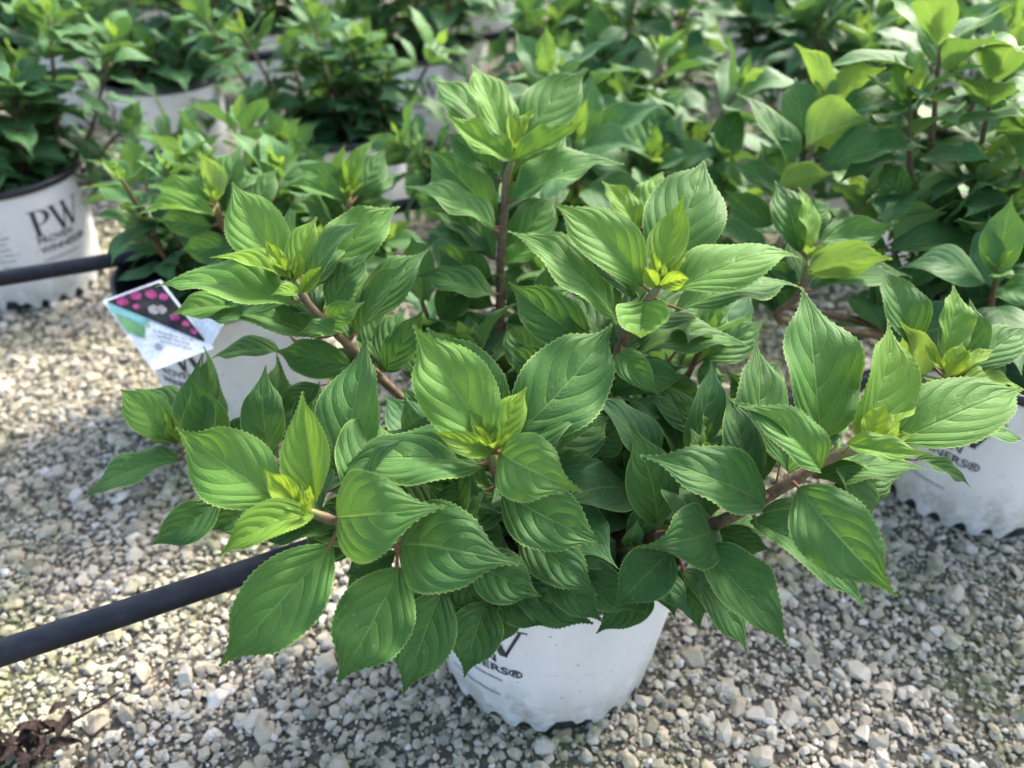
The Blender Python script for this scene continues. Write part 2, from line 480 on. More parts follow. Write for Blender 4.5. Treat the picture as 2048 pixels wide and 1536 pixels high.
def serif_p(x, z, w, h):
    t = w * .22
    out = [poly([(x + w * .14, z), (x + w * .14 + t, z), (x + w * .14 + t, z + h), (x + w * .14, z + h)]),
           poly([(x, z), (x + w * .50, z), (x + w * .50, z + h * .035), (x, z + h * .035)]),
           poly([(x, z + h * .965), (x + w * .3, z + h * .965), (x + w * .3, z + h), (x, z + h)])]
    o_, i_ = [], []
    for k in range(17):
        a = math.pi / 2 - math.pi * k / 16
        o_.append((x + w * .45 + w * .55 * math.cos(a), z + h * .72 + h * .28 * math.sin(a)))
        i_.append((x + w * .45 + w * .30 * math.cos(a), z + h * .72 + h * .245 * math.sin(a)))
    v = [(x + w * .34, z + h)] + o_ + [(x + w * .34, z + h * .44)] + [(x + w * .34, z + h * .965)] + i_ + [(x + w * .34, z + h * .475)]
    n = 19
    out.append((v, [(k, k + 1, n + k + 1, n + k) for k in range(n - 1)]))
    return join_polys(out)

def serif_w(x, z, w, h):
    def stroke(xa, za, xb, zb, t):
        return poly([(xa, za), (xa + t, za), (xb + t, zb), (xb, zb)])
    T_, t_ = w * .13, w * .05
    out = [stroke(x + w * .02, z + h, x + w * .26, z, T_), stroke(x + w * .30, z, x + w * .52, z + h, t_),
           stroke(x + w * .40, z + h, x + w * .62, z, T_), stroke(x + w * .68, z, x + w * .93, z + h, t_),
           poly([(x - w * .05, z + h * .966), (x + w * .24, z + h * .966), (x + w * .24, z + h), (x - w * .05, z + h)]),
           poly([(x + w * .84, z + h * .966), (x + w * 1.05, z + h * .966), (x + w * 1.05, z + h), (x + w * .84, z + h)])]
    return join_polys(out)

def wrap_print(name, polys, az, mat):
    """bend flat print (x along the wall, z up) round the pot wall; az is where x = 0 sits"""
    vs_, fs_ = polys
    bm = bmesh.new()
    bv = [bm.verts.new((x, 0, z)) for x, z in vs_]
    for f in fs_:
        try:
            bm.faces.new([bv[i] for i in f])
        except ValueError:
            pass
    bmesh.ops.triangulate(bm, faces=bm.faces[:])
    for _ in range(2):
        long_e = [e for e in bm.edges if abs(e.verts[0].co.x - e.verts[1].co.x) > 0.006]
        if long_e:
            bmesh.ops.subdivide_edges(bm, edges=long_e, cuts=1)
            bmesh.ops.triangulate(bm, faces=bm.faces[:])
    for v in bm.verts:
        r = pot_r(v.co.z) + .0007
        a = R(az) + v.co.x / pot_r(.12)
        v.co = Vector((r * math.cos(a), r * math.sin(a), v.co.z))
    bmesh.ops.recalc_face_normals(bm, faces=bm.faces[:])
    me_ = bpy.data.meshes.new(name)
    bm.to_mesh(me_); bm.free()
    me_.materials.append(mat)
    return me_

def dashes(x, z, n, w, h, seed, gap=.35):
    """a line of print too small to read: short marks of uneven width"""
    rs = np.random.RandomState(seed)
    out, cx = [], x
    for _ in range(n):
        ww = w * (0.5 + rs.rand())
        zz = z + h * (rs.rand() - .5) * .15
        out.append(poly([(cx, zz), (cx + ww, zz), (cx + ww, zz + h * (0.75 + .3 * rs.rand())), (cx, zz + h * .9)]))
        cx += ww + w * gap * (0.6 + 1.6 * (rs.rand() > .8) * 2)
    return join_polys(out)

LOGO = join_polys([serif_p(-.047, .137, .034, .048), serif_w(-.012, .137, .058, .048)])
WORDS = join_polys([text_polys('PROVEN', .0175, -.046, .1225, .0003), text_polys('WINNERS\u00ae', .0175, -.046, .1045, .0003)])
SMALL = [dashes(-.046, .088, 13, .0045, .005, 1), dashes(-.040, .058, 12, .0042, .0045, 2)]
SIDE = [join_polys([dashes(.105, .20 - i * .009, 7, .0045, .0035, 5 + i) for i in range(12)]), join_polys([dashes(.075, .185 - i * .02, 4, .004, .004, 25 + i) for i in range(4)]),
        join_polys([dashes(-.115, .19 - i * .011, 6, .0035, .004, 45 + i) for i in range(10)])]
PRINT_CACHE = {}
def pot_print(az):
    key = round(az)
    if key not in PRINT_CACHE:
        PRINT_CACHE[key] = (wrap_print('logo', LOGO, az, INK), wrap_print('lettering', WORDS, az, INK),
                            *[wrap_print('small_lettering', q_, az, INKG) for q_ in SMALL], *[wrap_print('side_lettering', q_, az, INKG) for q_ in SIDE])
    return PRINT_CACHE[key]

def make_pot(root, az, full=True, side=False):
    p = obj('pot', POT_ME[0], parent=root)
    for nm, m_ in (('rim', POT_ME[1]), ('inner_wall', POT_ME[2])):
        obj(nm, m_, parent=p)
    if full:
        for nm, m_ in zip(('logo', 'lettering', 'small_lettering', 'small_lettering', 'side_lettering', 'side_lettering', 'side_lettering'), pot_print(az)):
            if side or nm != 'side_lettering':
                obj(nm, m_, parent=p)
    obj('soil', POT_ME[3], parent=root)
    return p

# ------------------------------------------------------------------ leaves and stems
def leaf_mesh(name, L, W, bow=.07, fold=.3, tip=.1, seed=0, ns=40, nh=5, petiole=None, sweep=0.0, twist=0.0, teeth=True, mat=None):
    """ovate, pointed, finely toothed blade along +X, upper face +Z; base at the origin"""
    rs = np.random.RandomState(seed)
    s = np.linspace(0, 1, ns + 1)
    pk, qk = .74 + .14 * rs.rand(), 1.08 + .18 * rs.rand()
    prof = np.power(np.maximum(s, 1e-6), pk) * np.power(1 - s, qk)
    tt = np.clip((s - .66) / .27, 0, 1); prof = prof * (1 - .58 * tt * tt * (3 - 2 * tt))
    prof /= prof.max()
    prof = np.maximum(prof, .022 * (s < .3) + .008)
    prof[-1] = .004
    hw = W * .5 * prof
    us = np.sign(np.linspace(-1, 1, 2 * nh + 1)) * np.abs(np.linspace(-1, 1, 2 * nh + 1)) ** .85
    S, U = np.meshgrid(s, us, indexing='ij')
    A = np.abs(U)
    HW = hw[:, None]
    X = L * S
    fo = fold * (1 - .45 * S)
    Y = U * HW * np.cos(fo * .9)
    Z = A * HW * np.sin(fo) * 1.15
    curl = rs.uniform(-.34, .08)
    Z = Z + curl * HW * A ** 2.6 * np.sin(np.pi * np.clip(S * 1.05, 0, 1))
    # soft waves along the margin, stronger on one side
    w1, w2, p1, p2 = rs.uniform(.5, 1.0), rs.uniform(.5, 1.0), rs.uniform(0, 6.28), rs.uniform(0, 6.28)
    k1 = rs.uniform(1.2, 3.0)
    wave = np.where(U > 0, w1 * np.sin(S * 6.28 * k1 + p1), w2 * np.sin(S * 6.28 * k1 * .9 + p2))
    Z = Z + .042 * L * wave * A ** 1.7 * np.minimum(1, HW / (W * .3))
    # pillows between the side veins, same layout as in the material
    q = S - .50 * A ** 1.55
    ph = np.mod(q * 5.1 + np.sign(U) * .14 + 4.0, 1.0)
    dv = np.abs(ph - .5) * 2
    Z = Z + .006 * L * (.5 - .5 * np.cos(np.pi * dv) - .5) * np.clip((A - .05) * 4, 0, 1) * np.clip((1 - A) * 3, 0, 1) * np.minimum(1, HW / (W * .22))
    if teeth:
        tooth = np.zeros_like(S)
        st_ = 3 if ns > 50 else 2
        tooth[1:-1:st_, 0] = -1; tooth[1:-1:st_, -1] = 1
        Y = Y + tooth * min(.0010, .013 * L)
        X = X + np.abs(tooth) * min(.0005, .007 * L)
    Y = Y + sweep * L * 4 * S * (1 - S) * .5
    # bow of the midrib and curl of the tip
    zc = bow * L * 4 * S * (1 - S) * (1.15 - .3 * S)
    t = np.clip((S - .62) / .38, 0, 1)
    zc = zc - tip * L * .55 * t * t
    if twist:
        ang = twist * (S - .3)
        Y, Z = Y * np.cos(ang) - Z * np.sin(ang), Y * np.sin(ang) + Z * np.cos(ang)
    Z = Z + zc
    n0, n1 = S.shape
    verts = np.stack([X, Y, Z], -1).reshape(-1, 3)
    uvs = np.stack([(U + 1) / 2, S], -1).reshape(-1, 2)
    i, j = np.meshgrid(np.arange(n0 - 1), np.arange(n1 - 1), indexing='ij')
    b = (i * n1 + j).ravel()
    faces = np.stack([b, b + n1, b + n1 + 1, b + 1], -1).tolist()
    verts = verts.tolist(); uvs = uvs.tolist()
    if petiole is not None:
        p0, p1_ = np.array(petiole, float), np.array([L * .05, 0, zc[int(ns * .05), nh] - .0006])
        d = p1_ - p0
        ln = np.linalg.norm(d)
        if ln > 1e-4:
            d = d / ln
            sx_ = np.cross(d, [0, .2, 1.0]); sx_ /= np.linalg.norm(sx_)
            sy_ = np.cross(d, sx_)
            r0, r1_ = .0016, .0010
            if L < .05: r0, r1_ = .0010, .0006
            k0 = len(verts)
            for c_, rr in ((p0, r0), ((p0 + p1_) / 2 - np.array([0, 0, .04 * ln]), (r0 + r1_) / 2), (p1_, r1_)):
                for k in range(6):
                    a = 6.2832 * k / 6
                    verts.append((c_ + sx_ * rr * math.cos(a) + sy_ * rr * math.sin(a)).tolist())
                    uvs.append((.5, -.1))
            for rr in range(2):
                for k in range(6):
                    faces.append((k0 + rr * 6 + k, k0 + rr * 6 + (k + 1) % 6, k0 + rr * 6 + 6 + (k + 1) % 6, k0 + rr * 6 + 6 + k))
    me_ = mesh_from(name, verts, faces, uvs)
    me_.materials.append(mat or LEAF)
    return me_

def tube_mesh(name, pts, r0, r1, sides=8, nodes=True, sub=4):
    """pts from the tip down to the foot; smooth tapered tube with swollen nodes"""
    P_ = [Vector(p) for p in pts][::-1]
    path = []
    for i in range(len(P_) - 1):
        a = P_[max(i - 1, 0)]; b = P_[i]; c = P_[i + 1]; d = P_[min(i + 2, len(P_) - 1)]
        for k in range(sub):
            t = k / sub
            path.append(.5 * ((2 * b) + (c - a) * t + (2 * a - 5 * b + 4 * c - d) * t * t + (3 * b - a - 3 * c + d) * t ** 3))
    path.append(P_[-1])
    n = len(path)
    verts, uvs, faces = [], [], []
    up = Vector((.3, .2, 1)).normalized()
    for i, p in enumerate(path):
        d = (path[min(i + 1, n - 1)] - path[max(i - 1, 0)]).normalized()
        x = d.cross(Vector((.9, .3, .1))).normalized(); y = d.cross(x)
        f = i / (n - 1)
        r = r0 + (r1 - r0) * f
        if nodes and i % sub == 0 and 0 < i < n - 1:
            r *= 1.16
        if i == n - 1: r *= .5
        for k in range(sides):
            a = 6.28318 * k / sides
            verts.append(p + x * r * math.cos(a) + y * r * math.sin(a))
            uvs.append((k / sides, f))
    for i in range(n - 1):
        for k in range(sides):
            faces.append((i * sides + k, i * sides + (k + 1) % sides, (i + 1) * sides + (k + 1) % sides, (i + 1) * sides + k))
    faces.append(tuple((n - 1) * sides + k for k in range(sides)))
    m_ = mesh_from(name, verts, faces, uvs)
    m_.materials.append(STEM)
    return m_

def frame(B, T, N):
    x = (T - B).normalized()
    z = (N - x * N.dot(x)).normalized()
    y = z.cross(x)
    m_ = Matrix((x, y, z)).transposed().to_4x4()
    m_.translation = B
    return m_

STEMS = [
  ('main','A',[(0.0010,0.7072,0.4641),(-0.0058,0.6999,0.4459),(-0.0079,0.6889,0.4144),(-0.0110,0.6714,0.3742),(-0.0117,0.6562,0.3370),(-0.0102,0.6331,0.2977),(0.0045,0.5924,0.2564),(0.0193,0.5517,0.1850)],0.0052,0.0034),
  ('main','B',[(-0.1756,0.5311,0.4286),(-0.1681,0.5263,0.4138),(-0.1544,0.5234,0.3932),(-0.1370,0.5236,0.3682),(-0.1152,0.5245,0.3361),(-0.0657,0.5166,0.2755),(-0.0163,0.5087,0.1850)],0.0042,0.0030),
  ('main','C',[(0.1135,0.5062,0.4370),(0.1016,0.5006,0.4211),(0.0903,0.4967,0.3991),(0.0828,0.4943,0.3708),(0.0753,0.4891,0.3388),(0.0660,0.4919,0.2769),(0.0567,0.4946,0.1850)],0.0050,0.0034),
  ('main','D',[(-0.0131,0.3734,0.3843),(-0.0118,0.3774,0.3646),(-0.0051,0.3860,0.3342),(0.0061,0.4017,0.3051),(0.0141,0.4263,0.2601),(0.0221,0.4508,0.1850)],0.0045,0.0030),
  ('main','E',[(-0.1320,0.3328,0.3717),(-0.1210,0.3348,0.3627),(-0.1004,0.3372,0.3492),(-0.0784,0.3441,0.3282),(-0.0454,0.3688,0.3028),(-0.0184,0.4112,0.2589),(0.0085,0.4536,0.1850)],0.0045,0.0030),
  ('main','F',[(0.2419,0.3764,0.3884),(0.2156,0.3751,0.3783),(0.1920,0.3692,0.3620),(0.1677,0.3696,0.3373),(0.1448,0.3749,0.3110),(0.1142,0.3902,0.2814),(0.0918,0.4225,0.2482),(0.0694,0.4548,0.1850)],0.0058,0.0034),
  ('main','G',[(-0.2706,0.4529,0.3236),(-0.2452,0.4518,0.3138),(-0.1981,0.4507,0.3039),(-0.1348,0.4568,0.2954),(-0.0751,0.4717,0.2552),(-0.0154,0.4867,0.1850)],0.0045,0.0025),
  ('main','Q',[(0.1667,0.4625,0.3366),(0.1642,0.4592,0.3154),(0.1469,0.4507,0.2955),(0.1175,0.4640,0.2553),(0.0881,0.4773,0.1850)],0.0040,0.0020),
  ('right','N',[(0.3555,0.8803,0.4620),(0.3411,0.8411,0.4261),(0.3229,0.8070,0.3803),(0.2930,0.7480,0.3347),(0.2840,0.7127,0.3041),(0.4247,0.7283,0.2595),(0.5653,0.7439,0.1850)],0.0050,0.0030),
  ('right','P',[(0.2856,0.6489,0.3858),(0.2841,0.6418,0.3511),(0.2734,0.6484,0.3182),(0.4203,0.6914,0.2666),(0.5672,0.7345,0.1850)],0.0045,0.0030),
  ('right','O',[(0.4508,0.8061,0.3625),(0.4421,0.7820,0.3301),(0.4427,0.7422,0.2934),(0.5039,0.7449,0.2542),(0.5651,0.7476,0.1850)],0.0045,0.0030),
  ('right','H',[(0.3487,0.4866,0.3689),(0.3645,0.4966,0.3488),(0.4102,0.5207,0.3142),(0.4965,0.6151,0.2646),(0.5829,0.7094,0.1850)],0.0040,0.0030),
  ('tag','J',[(-0.3377,0.8053,0.3781),(-0.3410,0.8120,0.3536),(-0.3421,0.8365,0.3029),(-0.3582,0.8605,0.2589),(-0.3743,0.8844,0.1850)],0.0045,0.0030),
  ('tag','I',[(-0.1969,0.8562,0.3628),(-0.2031,0.8624,0.3375),(-0.2130,0.8714,0.2995),(-0.2827,0.8927,0.2572),(-0.3524,0.9140,0.1850)],0.0045,0.0030),
]
LEAVES = [  # plant, shoot, blade base, blade tip, normal, petiole foot, width, age, bow, fold, tip curl; A, B, C made younger to paint in brighter hazy light
  ('main','A',(-0.0058,0.7153,0.4749),(-0.0382,0.7856,0.5358),(0.3878,-0.4945,0.7778),(0.0010,0.7072,0.4641),0.0493,0.39,0.03,0.35,0.10),
  ('main','A',(-0.0143,0.7273,0.4658),(-0.0842,0.8033,0.5176),(0.1844,-0.4319,0.8829),(0.0010,0.7072,0.4641),0.0578,0.22,0.06,0.30,0.10),
  ('main','A',(0.0104,0.7317,0.4718),(0.0775,0.8048,0.5197),(0.1221,-0.6200,0.7751),(0.0010,0.7072,0.4641),0.0551,0.22,0.05,0.25,-0.10),
  ('main','A',(0.0024,0.6963,0.4661),(-0.0639,0.7016,0.5067),(0.3775,-0.6102,0.6965),(0.0004,0.7067,0.4626),0.0389,0.41,-0.06,0.50,-0.15),
  ('main','A',(0.0024,0.6966,0.4665),(0.0681,0.7078,0.4983),(-0.3073,-0.4980,0.8109),(0.0006,0.7068,0.4630),0.0369,0.41,-0.05,0.55,-0.10),
  ('main','A',(0.0014,0.7075,0.4728),(-0.0034,0.7307,0.5039),(0.4403,-0.6861,0.5792),(0.0010,0.7072,0.4641),0.0164,0.85,0.00,0.50,0.10),
  ('main','A',(0.0024,0.7124,0.4710),(0.0235,0.7501,0.5049),(-0.4984,-0.4080,0.7650),(0.0010,0.7072,0.4641),0.0231,0.82,0.00,0.50,0.10),
  ('main','A',(-0.0167,0.7056,0.4452),(-0.0674,0.7535,0.4760),(0.0445,-0.5066,0.8611),(-0.0058,0.6999,0.4459),0.0382,0.17,0.07,0.30,0.10),
  ('main','A',(-0.0145,0.6959,0.4071),(-0.0893,0.7582,0.4571),(-0.2303,-0.7627,0.6043),(-0.0082,0.6872,0.4104),0.0562,0.17,0.07,0.30,0.10),
  ('main','A',(0.0000,0.6774,0.4324),(0.1084,0.7023,0.4658),(-0.2410,-0.2205,0.9451),(-0.0071,0.6934,0.4272),0.0581,0.19,0.09,0.30,0.10),
  ('main','A',(-0.0162,0.6584,0.4153),(-0.1015,0.6744,0.4535),(0.3763,-0.1690,0.9110),(-0.0087,0.6842,0.4035),0.0474,0.17,0.08,0.20,0.10),
  ('main','A',(0.0005,0.7090,0.4413),(0.0588,0.7598,0.4760),(0.1578,-0.6739,0.7218),(-0.0054,0.7004,0.4470),0.0424,0.17,0.07,0.30,0.10),
  ('main','A',(-0.0050,0.7049,0.4191),(0.0226,0.7502,0.4464),(0.2858,-0.6165,0.7337),(-0.0073,0.6922,0.4237),0.0333,0.17,0.07,0.30,0.10),
  ('main','A',(-0.0060,0.6804,0.3779),(0.0455,0.7347,0.4173),(0.2433,-0.7101,0.6608),(-0.0105,0.6744,0.3809),0.0441,0.12,0.07,0.30,0.10),
  ('main','A',(-0.0195,0.6714,0.3742),(-0.0821,0.7113,0.4110),(0.2934,-0.3574,0.8866),(-0.0110,0.6714,0.3741),0.0414,0.12,0.07,0.30,0.10),
  ('main','A',(-0.0176,0.6368,0.3529),(-0.0957,0.6417,0.3761),(0.2611,-0.2573,0.9304),(-0.0115,0.6589,0.3437),0.0408,0.12,0.07,0.30,0.10),
  ('main','A',(-0.0196,0.6603,0.3509),(-0.0811,0.6947,0.3803),(-0.1603,-0.7912,0.5902),(-0.0114,0.6616,0.3502),0.0438,0.10,0.07,0.30,0.10),
  ('main','A',(-0.0069,0.6595,0.3749),(0.0498,0.6777,0.3994),(-0.2606,-0.3812,0.8870),(-0.0111,0.6700,0.3706),0.0322,0.27,0.08,0.25,0.10),
  ('main','A',(-0.0198,0.6526,0.3322),(-0.0730,0.6683,0.3533),(-0.0364,-0.8430,0.5367),(-0.0115,0.6533,0.3321),0.0314,0.07,0.07,0.30,0.10),
  ('main','A',(-0.0061,0.6532,0.3330),(0.0486,0.6683,0.3533),(0.0416,-0.8516,0.5226),(-0.0115,0.6536,0.3326),0.0333,0.07,0.07,0.30,0.10),
  ('main','A',(-0.0172,0.6380,0.3127),(-0.0720,0.6356,0.3261),(0.1629,-0.8451,0.5093),(-0.0107,0.6410,0.3112),0.0331,0.07,0.07,0.30,0.10),
  ('main','A',(-0.0061,0.6411,0.3167),(0.0380,0.6356,0.3261),(-0.2108,-0.8404,0.4994),(-0.0108,0.6434,0.3152),0.0284,0.07,0.07,0.30,0.10),
  ('main','B',(-0.1850,0.5436,0.4286),(-0.2380,0.6090,0.4828),(0.0501,-0.6132,0.7884),(-0.1756,0.5311,0.4286),0.0501,0.37,0.05,0.28,0.10),
  ('main','B',(-0.1611,0.5512,0.4137),(-0.0970,0.6111,0.4605),(0.1053,-0.6802,0.7254),(-0.1698,0.5274,0.4171),0.0497,0.22,0.07,0.40,0.15),
  ('main','B',(-0.1768,0.5186,0.4118),(-0.2895,0.5304,0.4276),(0.1253,-0.1231,0.9845),(-0.1681,0.5263,0.4138),0.0572,0.27,0.09,0.30,0.10),
  ('main','B',(-0.1781,0.5267,0.4310),(-0.2379,0.5300,0.4522),(0.3347,0.0077,0.9423),(-0.1756,0.5311,0.4286),0.0318,0.60,0.04,0.40,0.10),
  ('main','B',(-0.1756,0.5323,0.4302),(-0.1601,0.5718,0.4664),(0.0791,-0.6906,0.7189),(-0.1756,0.5311,0.4286),0.0279,0.50,0.03,0.40,0.10),
  ('main','B',(-0.1764,0.5250,0.4337),(-0.1963,0.5435,0.4586),(0.1444,-0.7346,0.6630),(-0.1756,0.5311,0.4286),0.0164,0.80,-0.02,0.50,-0.10),
  ('main','B',(-0.1731,0.5285,0.4300),(-0.1699,0.5428,0.4493),(0.2899,-0.7898,0.5405),(-0.1753,0.5310,0.4281),0.0121,0.85,0.00,0.50,-0.10),
  ('main','B',(-0.1673,0.5146,0.4265),(-0.1470,0.5186,0.4486),(-0.0108,-0.9822,0.1876),(-0.1713,0.5284,0.4201),0.0154,0.50,-0.12,0.60,-0.30),
  ('main','B',(-0.1681,0.5153,0.4274),(-0.1837,0.4964,0.4356),(0.6125,-0.1755,0.7707),(-0.1719,0.5287,0.4212),0.0129,0.52,0.10,0.30,0.20),
  ('main','B',(-0.1296,0.5379,0.3791),(-0.0743,0.5977,0.4258),(-0.1242,-0.5372,0.8342),(-0.1396,0.5235,0.3720),0.0469,0.12,0.07,0.40,0.10),
  ('main','B',(-0.1602,0.5268,0.3727),(-0.2723,0.5486,0.3850),(0.0867,-0.1174,0.9893),(-0.1467,0.5235,0.3821),0.0574,0.13,0.09,0.30,0.10),
  ('main','B',(-0.1511,0.5204,0.3975),(-0.1204,0.5201,0.4137),(-0.1874,-0.9240,0.3334),(-0.1551,0.5236,0.3943),0.0221,0.22,0.15,0.30,0.30),
  ('main','B',(-0.1367,0.5143,0.3893),(-0.1728,0.5066,0.3956),(0.2444,-0.4151,0.8763),(-0.1468,0.5235,0.3823),0.0187,0.19,0.12,0.40,0.20),
  ('main','B',(-0.1392,0.5305,0.3441),(-0.2090,0.5389,0.3553),(0.0036,-0.7909,0.6119),(-0.1264,0.5240,0.3526),0.0361,0.10,0.07,0.30,0.10),
  ('main','B',(-0.2055,0.5466,0.3490),(-0.2698,0.5432,0.3444),(-0.0659,-0.1014,0.9927),(-0.1856,0.5477,0.3424),0.0322,0.07,0.07,0.30,0.10),
  ('main','B',(-0.1835,0.5761,0.4137),(-0.2025,0.6395,0.4485),(-0.5353,-0.5240,0.6625),(-0.1785,0.5592,0.3964),0.0374,0.12,0.07,0.30,0.10),
  ('main','B',(-0.2337,0.5532,0.3912),(-0.2959,0.5491,0.3857),(-0.0671,-0.2711,0.9602),(-0.2138,0.5545,0.3850),0.0313,0.27,0.07,0.30,0.10),
  ('main','B',(-0.1597,0.5580,0.3894),(-0.1309,0.6083,0.4067),(0.4989,-0.5233,0.6908),(-0.1565,0.5239,0.3963),0.0333,0.12,0.07,0.30,0.10),
  ('main','B',(-0.1277,0.5474,0.3333),(-0.1223,0.5970,0.3663),(0.2310,-0.5569,0.7978),(-0.1175,0.5244,0.3395),0.0322,0.07,0.07,0.30,0.10),
  ('main','B',(-0.1169,0.5366,0.3355),(-0.0992,0.5498,0.3533),(0.1159,-0.8483,0.5167),(-0.1153,0.5245,0.3363),0.0291,0.07,0.07,0.30,0.10),
  ('main','B',(-0.2071,0.5673,0.3684),(-0.2501,0.6064,0.3873),(0.2744,-0.1573,0.9487),(-0.1930,0.5545,0.3542),0.0305,0.17,0.07,0.30,0.10),
  ('main','C',(0.1007,0.5062,0.4370),(0.0318,0.5554,0.4862),(0.0493,-0.6713,0.7395),(0.1092,0.5042,0.4314),0.0490,0.37,0.06,0.30,0.10),
  ('main','C',(0.0840,0.4991,0.4107),(-0.0024,0.5432,0.4699),(0.3661,-0.4063,0.8372),(0.0937,0.4979,0.4059),0.0568,0.22,0.07,0.30,0.10),
  ('main','C',(0.1194,0.5392,0.4310),(0.1654,0.6253,0.4963),(-0.0165,-0.5986,0.8009),(0.1135,0.5062,0.4370),0.0673,0.22,0.05,0.20,0.10),
  ('main','C',(0.1132,0.5069,0.4462),(0.1347,0.5518,0.4898),(-0.3320,-0.5700,0.7515),(0.1135,0.5062,0.4370),0.0331,0.55,-0.03,0.35,-0.15),
  ('main','C',(0.1228,0.4988,0.4355),(0.2262,0.5290,0.4592),(-0.1633,-0.2003,0.9660),(0.1135,0.5062,0.4370),0.0551,0.29,0.08,0.25,0.20),
  ('main','C',(0.1295,0.5086,0.4118),(0.2376,0.5317,0.4260),(-0.1315,0.0044,0.9913),(0.1079,0.5036,0.4296),0.0557,0.17,0.08,0.25,0.10),
  ('main','C',(0.0991,0.4813,0.4370),(0.0902,0.4311,0.4366),(-0.0487,0.0009,0.9988),(0.1048,0.5021,0.4254),0.0456,0.32,-0.22,0.50,-0.35),
  ('main','C',(0.1121,0.5028,0.4441),(0.1060,0.5169,0.4631),(-0.2134,-0.8150,0.5388),(0.1135,0.5062,0.4370),0.0108,0.95,0.00,0.50,0.10),
  ('main','C',(0.1159,0.5023,0.4435),(0.1338,0.5169,0.4631),(-0.4067,-0.5137,0.7554),(0.1135,0.5062,0.4370),0.0127,0.95,0.00,0.50,0.10),
  ('main','C',(0.1109,0.4913,0.4454),(0.1293,0.4771,0.4599),(-0.6966,-0.6837,0.2175),(0.1135,0.5062,0.4370),0.0166,0.78,-0.15,0.50,-0.20),
  ('main','C',(0.1082,0.4930,0.4444),(0.0974,0.4930,0.4612),(0.0980,-0.9931,0.0643),(0.1129,0.5060,0.4363),0.0147,0.80,-0.10,0.50,-0.20),
  ('main','C',(0.0644,0.5123,0.3783),(-0.0038,0.5533,0.4164),(-0.0833,-0.7503,0.6558),(0.0838,0.4946,0.3747),0.0441,0.12,0.06,0.25,0.10),
  ('main','C',(0.0833,0.4797,0.3930),(0.1100,0.4361,0.3848),(-0.3922,-0.3974,0.8296),(0.0880,0.4960,0.3904),0.0259,0.17,0.15,0.35,0.20),
  ('main','C',(0.0990,0.5103,0.3672),(0.2034,0.5261,0.3716),(-0.0410,-0.0125,0.9991),(0.0833,0.4945,0.3726),0.0528,0.12,0.09,0.30,0.10),
  ('main','C',(0.0938,0.4914,0.3669),(0.1390,0.4802,0.3686),(-0.2172,-0.7884,0.5755),(0.0824,0.4940,0.3691),0.0280,0.15,0.10,0.30,0.10),
  ('main','C',(0.1162,0.6379,0.4213),(0.0850,0.6764,0.4561),(0.2296,-0.5447,0.8066),(0.1265,0.6252,0.4017),0.0303,0.49,0.07,0.30,0.10),
  ('main','C',(0.1186,0.6398,0.4239),(0.1434,0.6917,0.4600),(-0.2981,-0.4451,0.8444),(0.1112,0.6246,0.4052),0.0340,0.37,0.07,0.30,0.10),
  ('main','C',(0.0419,0.5206,0.3308),(-0.0061,0.5415,0.3588),(-0.0216,-0.8190,0.5734),(0.0732,0.4898,0.3248),0.0328,0.09,0.07,0.30,0.10),
  ('main','C',(0.0691,0.5313,0.3284),(0.0297,0.5555,0.3441),(-0.2046,-0.7456,0.6343),(0.0734,0.4897,0.3259),0.0336,0.07,0.07,0.30,0.10),
  ('main','C',(0.1057,0.5357,0.3678),(0.1223,0.5842,0.3994),(-0.0505,-0.5331,0.8445),(0.1002,0.5196,0.3493),0.0328,0.12,0.07,0.30,0.10),
  ('main','C',(0.1186,0.5152,0.3403),(0.1674,0.4970,0.3326),(-0.2001,-0.7850,0.5863),(0.1000,0.5221,0.3352),0.0280,0.07,0.07,0.30,0.10),
  ('main','D',(-0.0131,0.3754,0.3870),(-0.0684,0.4411,0.4417),(-0.0508,-0.6638,0.7462),(-0.0131,0.3734,0.3843),0.0553,0.34,0.06,0.28,-0.10),
  ('main','D',(-0.0075,0.3969,0.3656),(-0.0654,0.4759,0.4215),(-0.0905,-0.6181,0.7808),(-0.0107,0.3787,0.3598),0.0591,0.10,0.06,0.20,0.10),
  ('main','D',(0.0021,0.3914,0.3834),(0.0753,0.4649,0.4318),(0.1357,-0.6358,0.7598),(-0.0127,0.3745,0.3790),0.0622,0.15,0.05,0.20,0.10),
  ('main','D',(-0.0080,0.3697,0.3877),(0.0409,0.3337,0.3896),(-0.4156,-0.5250,0.7428),(-0.0131,0.3734,0.3843),0.0454,0.20,0.20,0.20,0.35),
  ('main','D',(-0.0200,0.3717,0.3736),(-0.1209,0.3651,0.3816),(0.0880,-0.1669,0.9820),(-0.0124,0.3753,0.3749),0.0507,0.15,0.10,0.25,0.25),
  ('main','D',(-0.0130,0.3691,0.3869),(-0.0518,0.3706,0.4056),(0.2985,-0.6776,0.6722),(-0.0131,0.3734,0.3843),0.0181,0.75,0.03,0.40,0.10),
  ('main','D',(-0.0120,0.3722,0.3877),(0.0105,0.4057,0.4159),(0.0770,-0.6722,0.7364),(-0.0131,0.3734,0.3843),0.0253,0.60,0.00,0.40,0.10),
  ('main','D',(-0.0153,0.3695,0.3892),(-0.0269,0.3812,0.4048),(0.0621,-0.7777,0.6256),(-0.0131,0.3734,0.3843),0.0118,0.85,0.00,0.50,0.10),
  ('main','D',(-0.0129,0.3695,0.3892),(-0.0113,0.3788,0.4016),(0.0164,-0.8027,0.5961),(-0.0131,0.3734,0.3843),0.0087,0.90,0.00,0.60,0.10),
  ('main','D',(-0.0066,0.3717,0.3485),(0.0631,0.3363,0.3346),(-0.1679,-0.6304,0.7579),(-0.0087,0.3813,0.3508),0.0483,0.05,0.12,0.20,0.20),
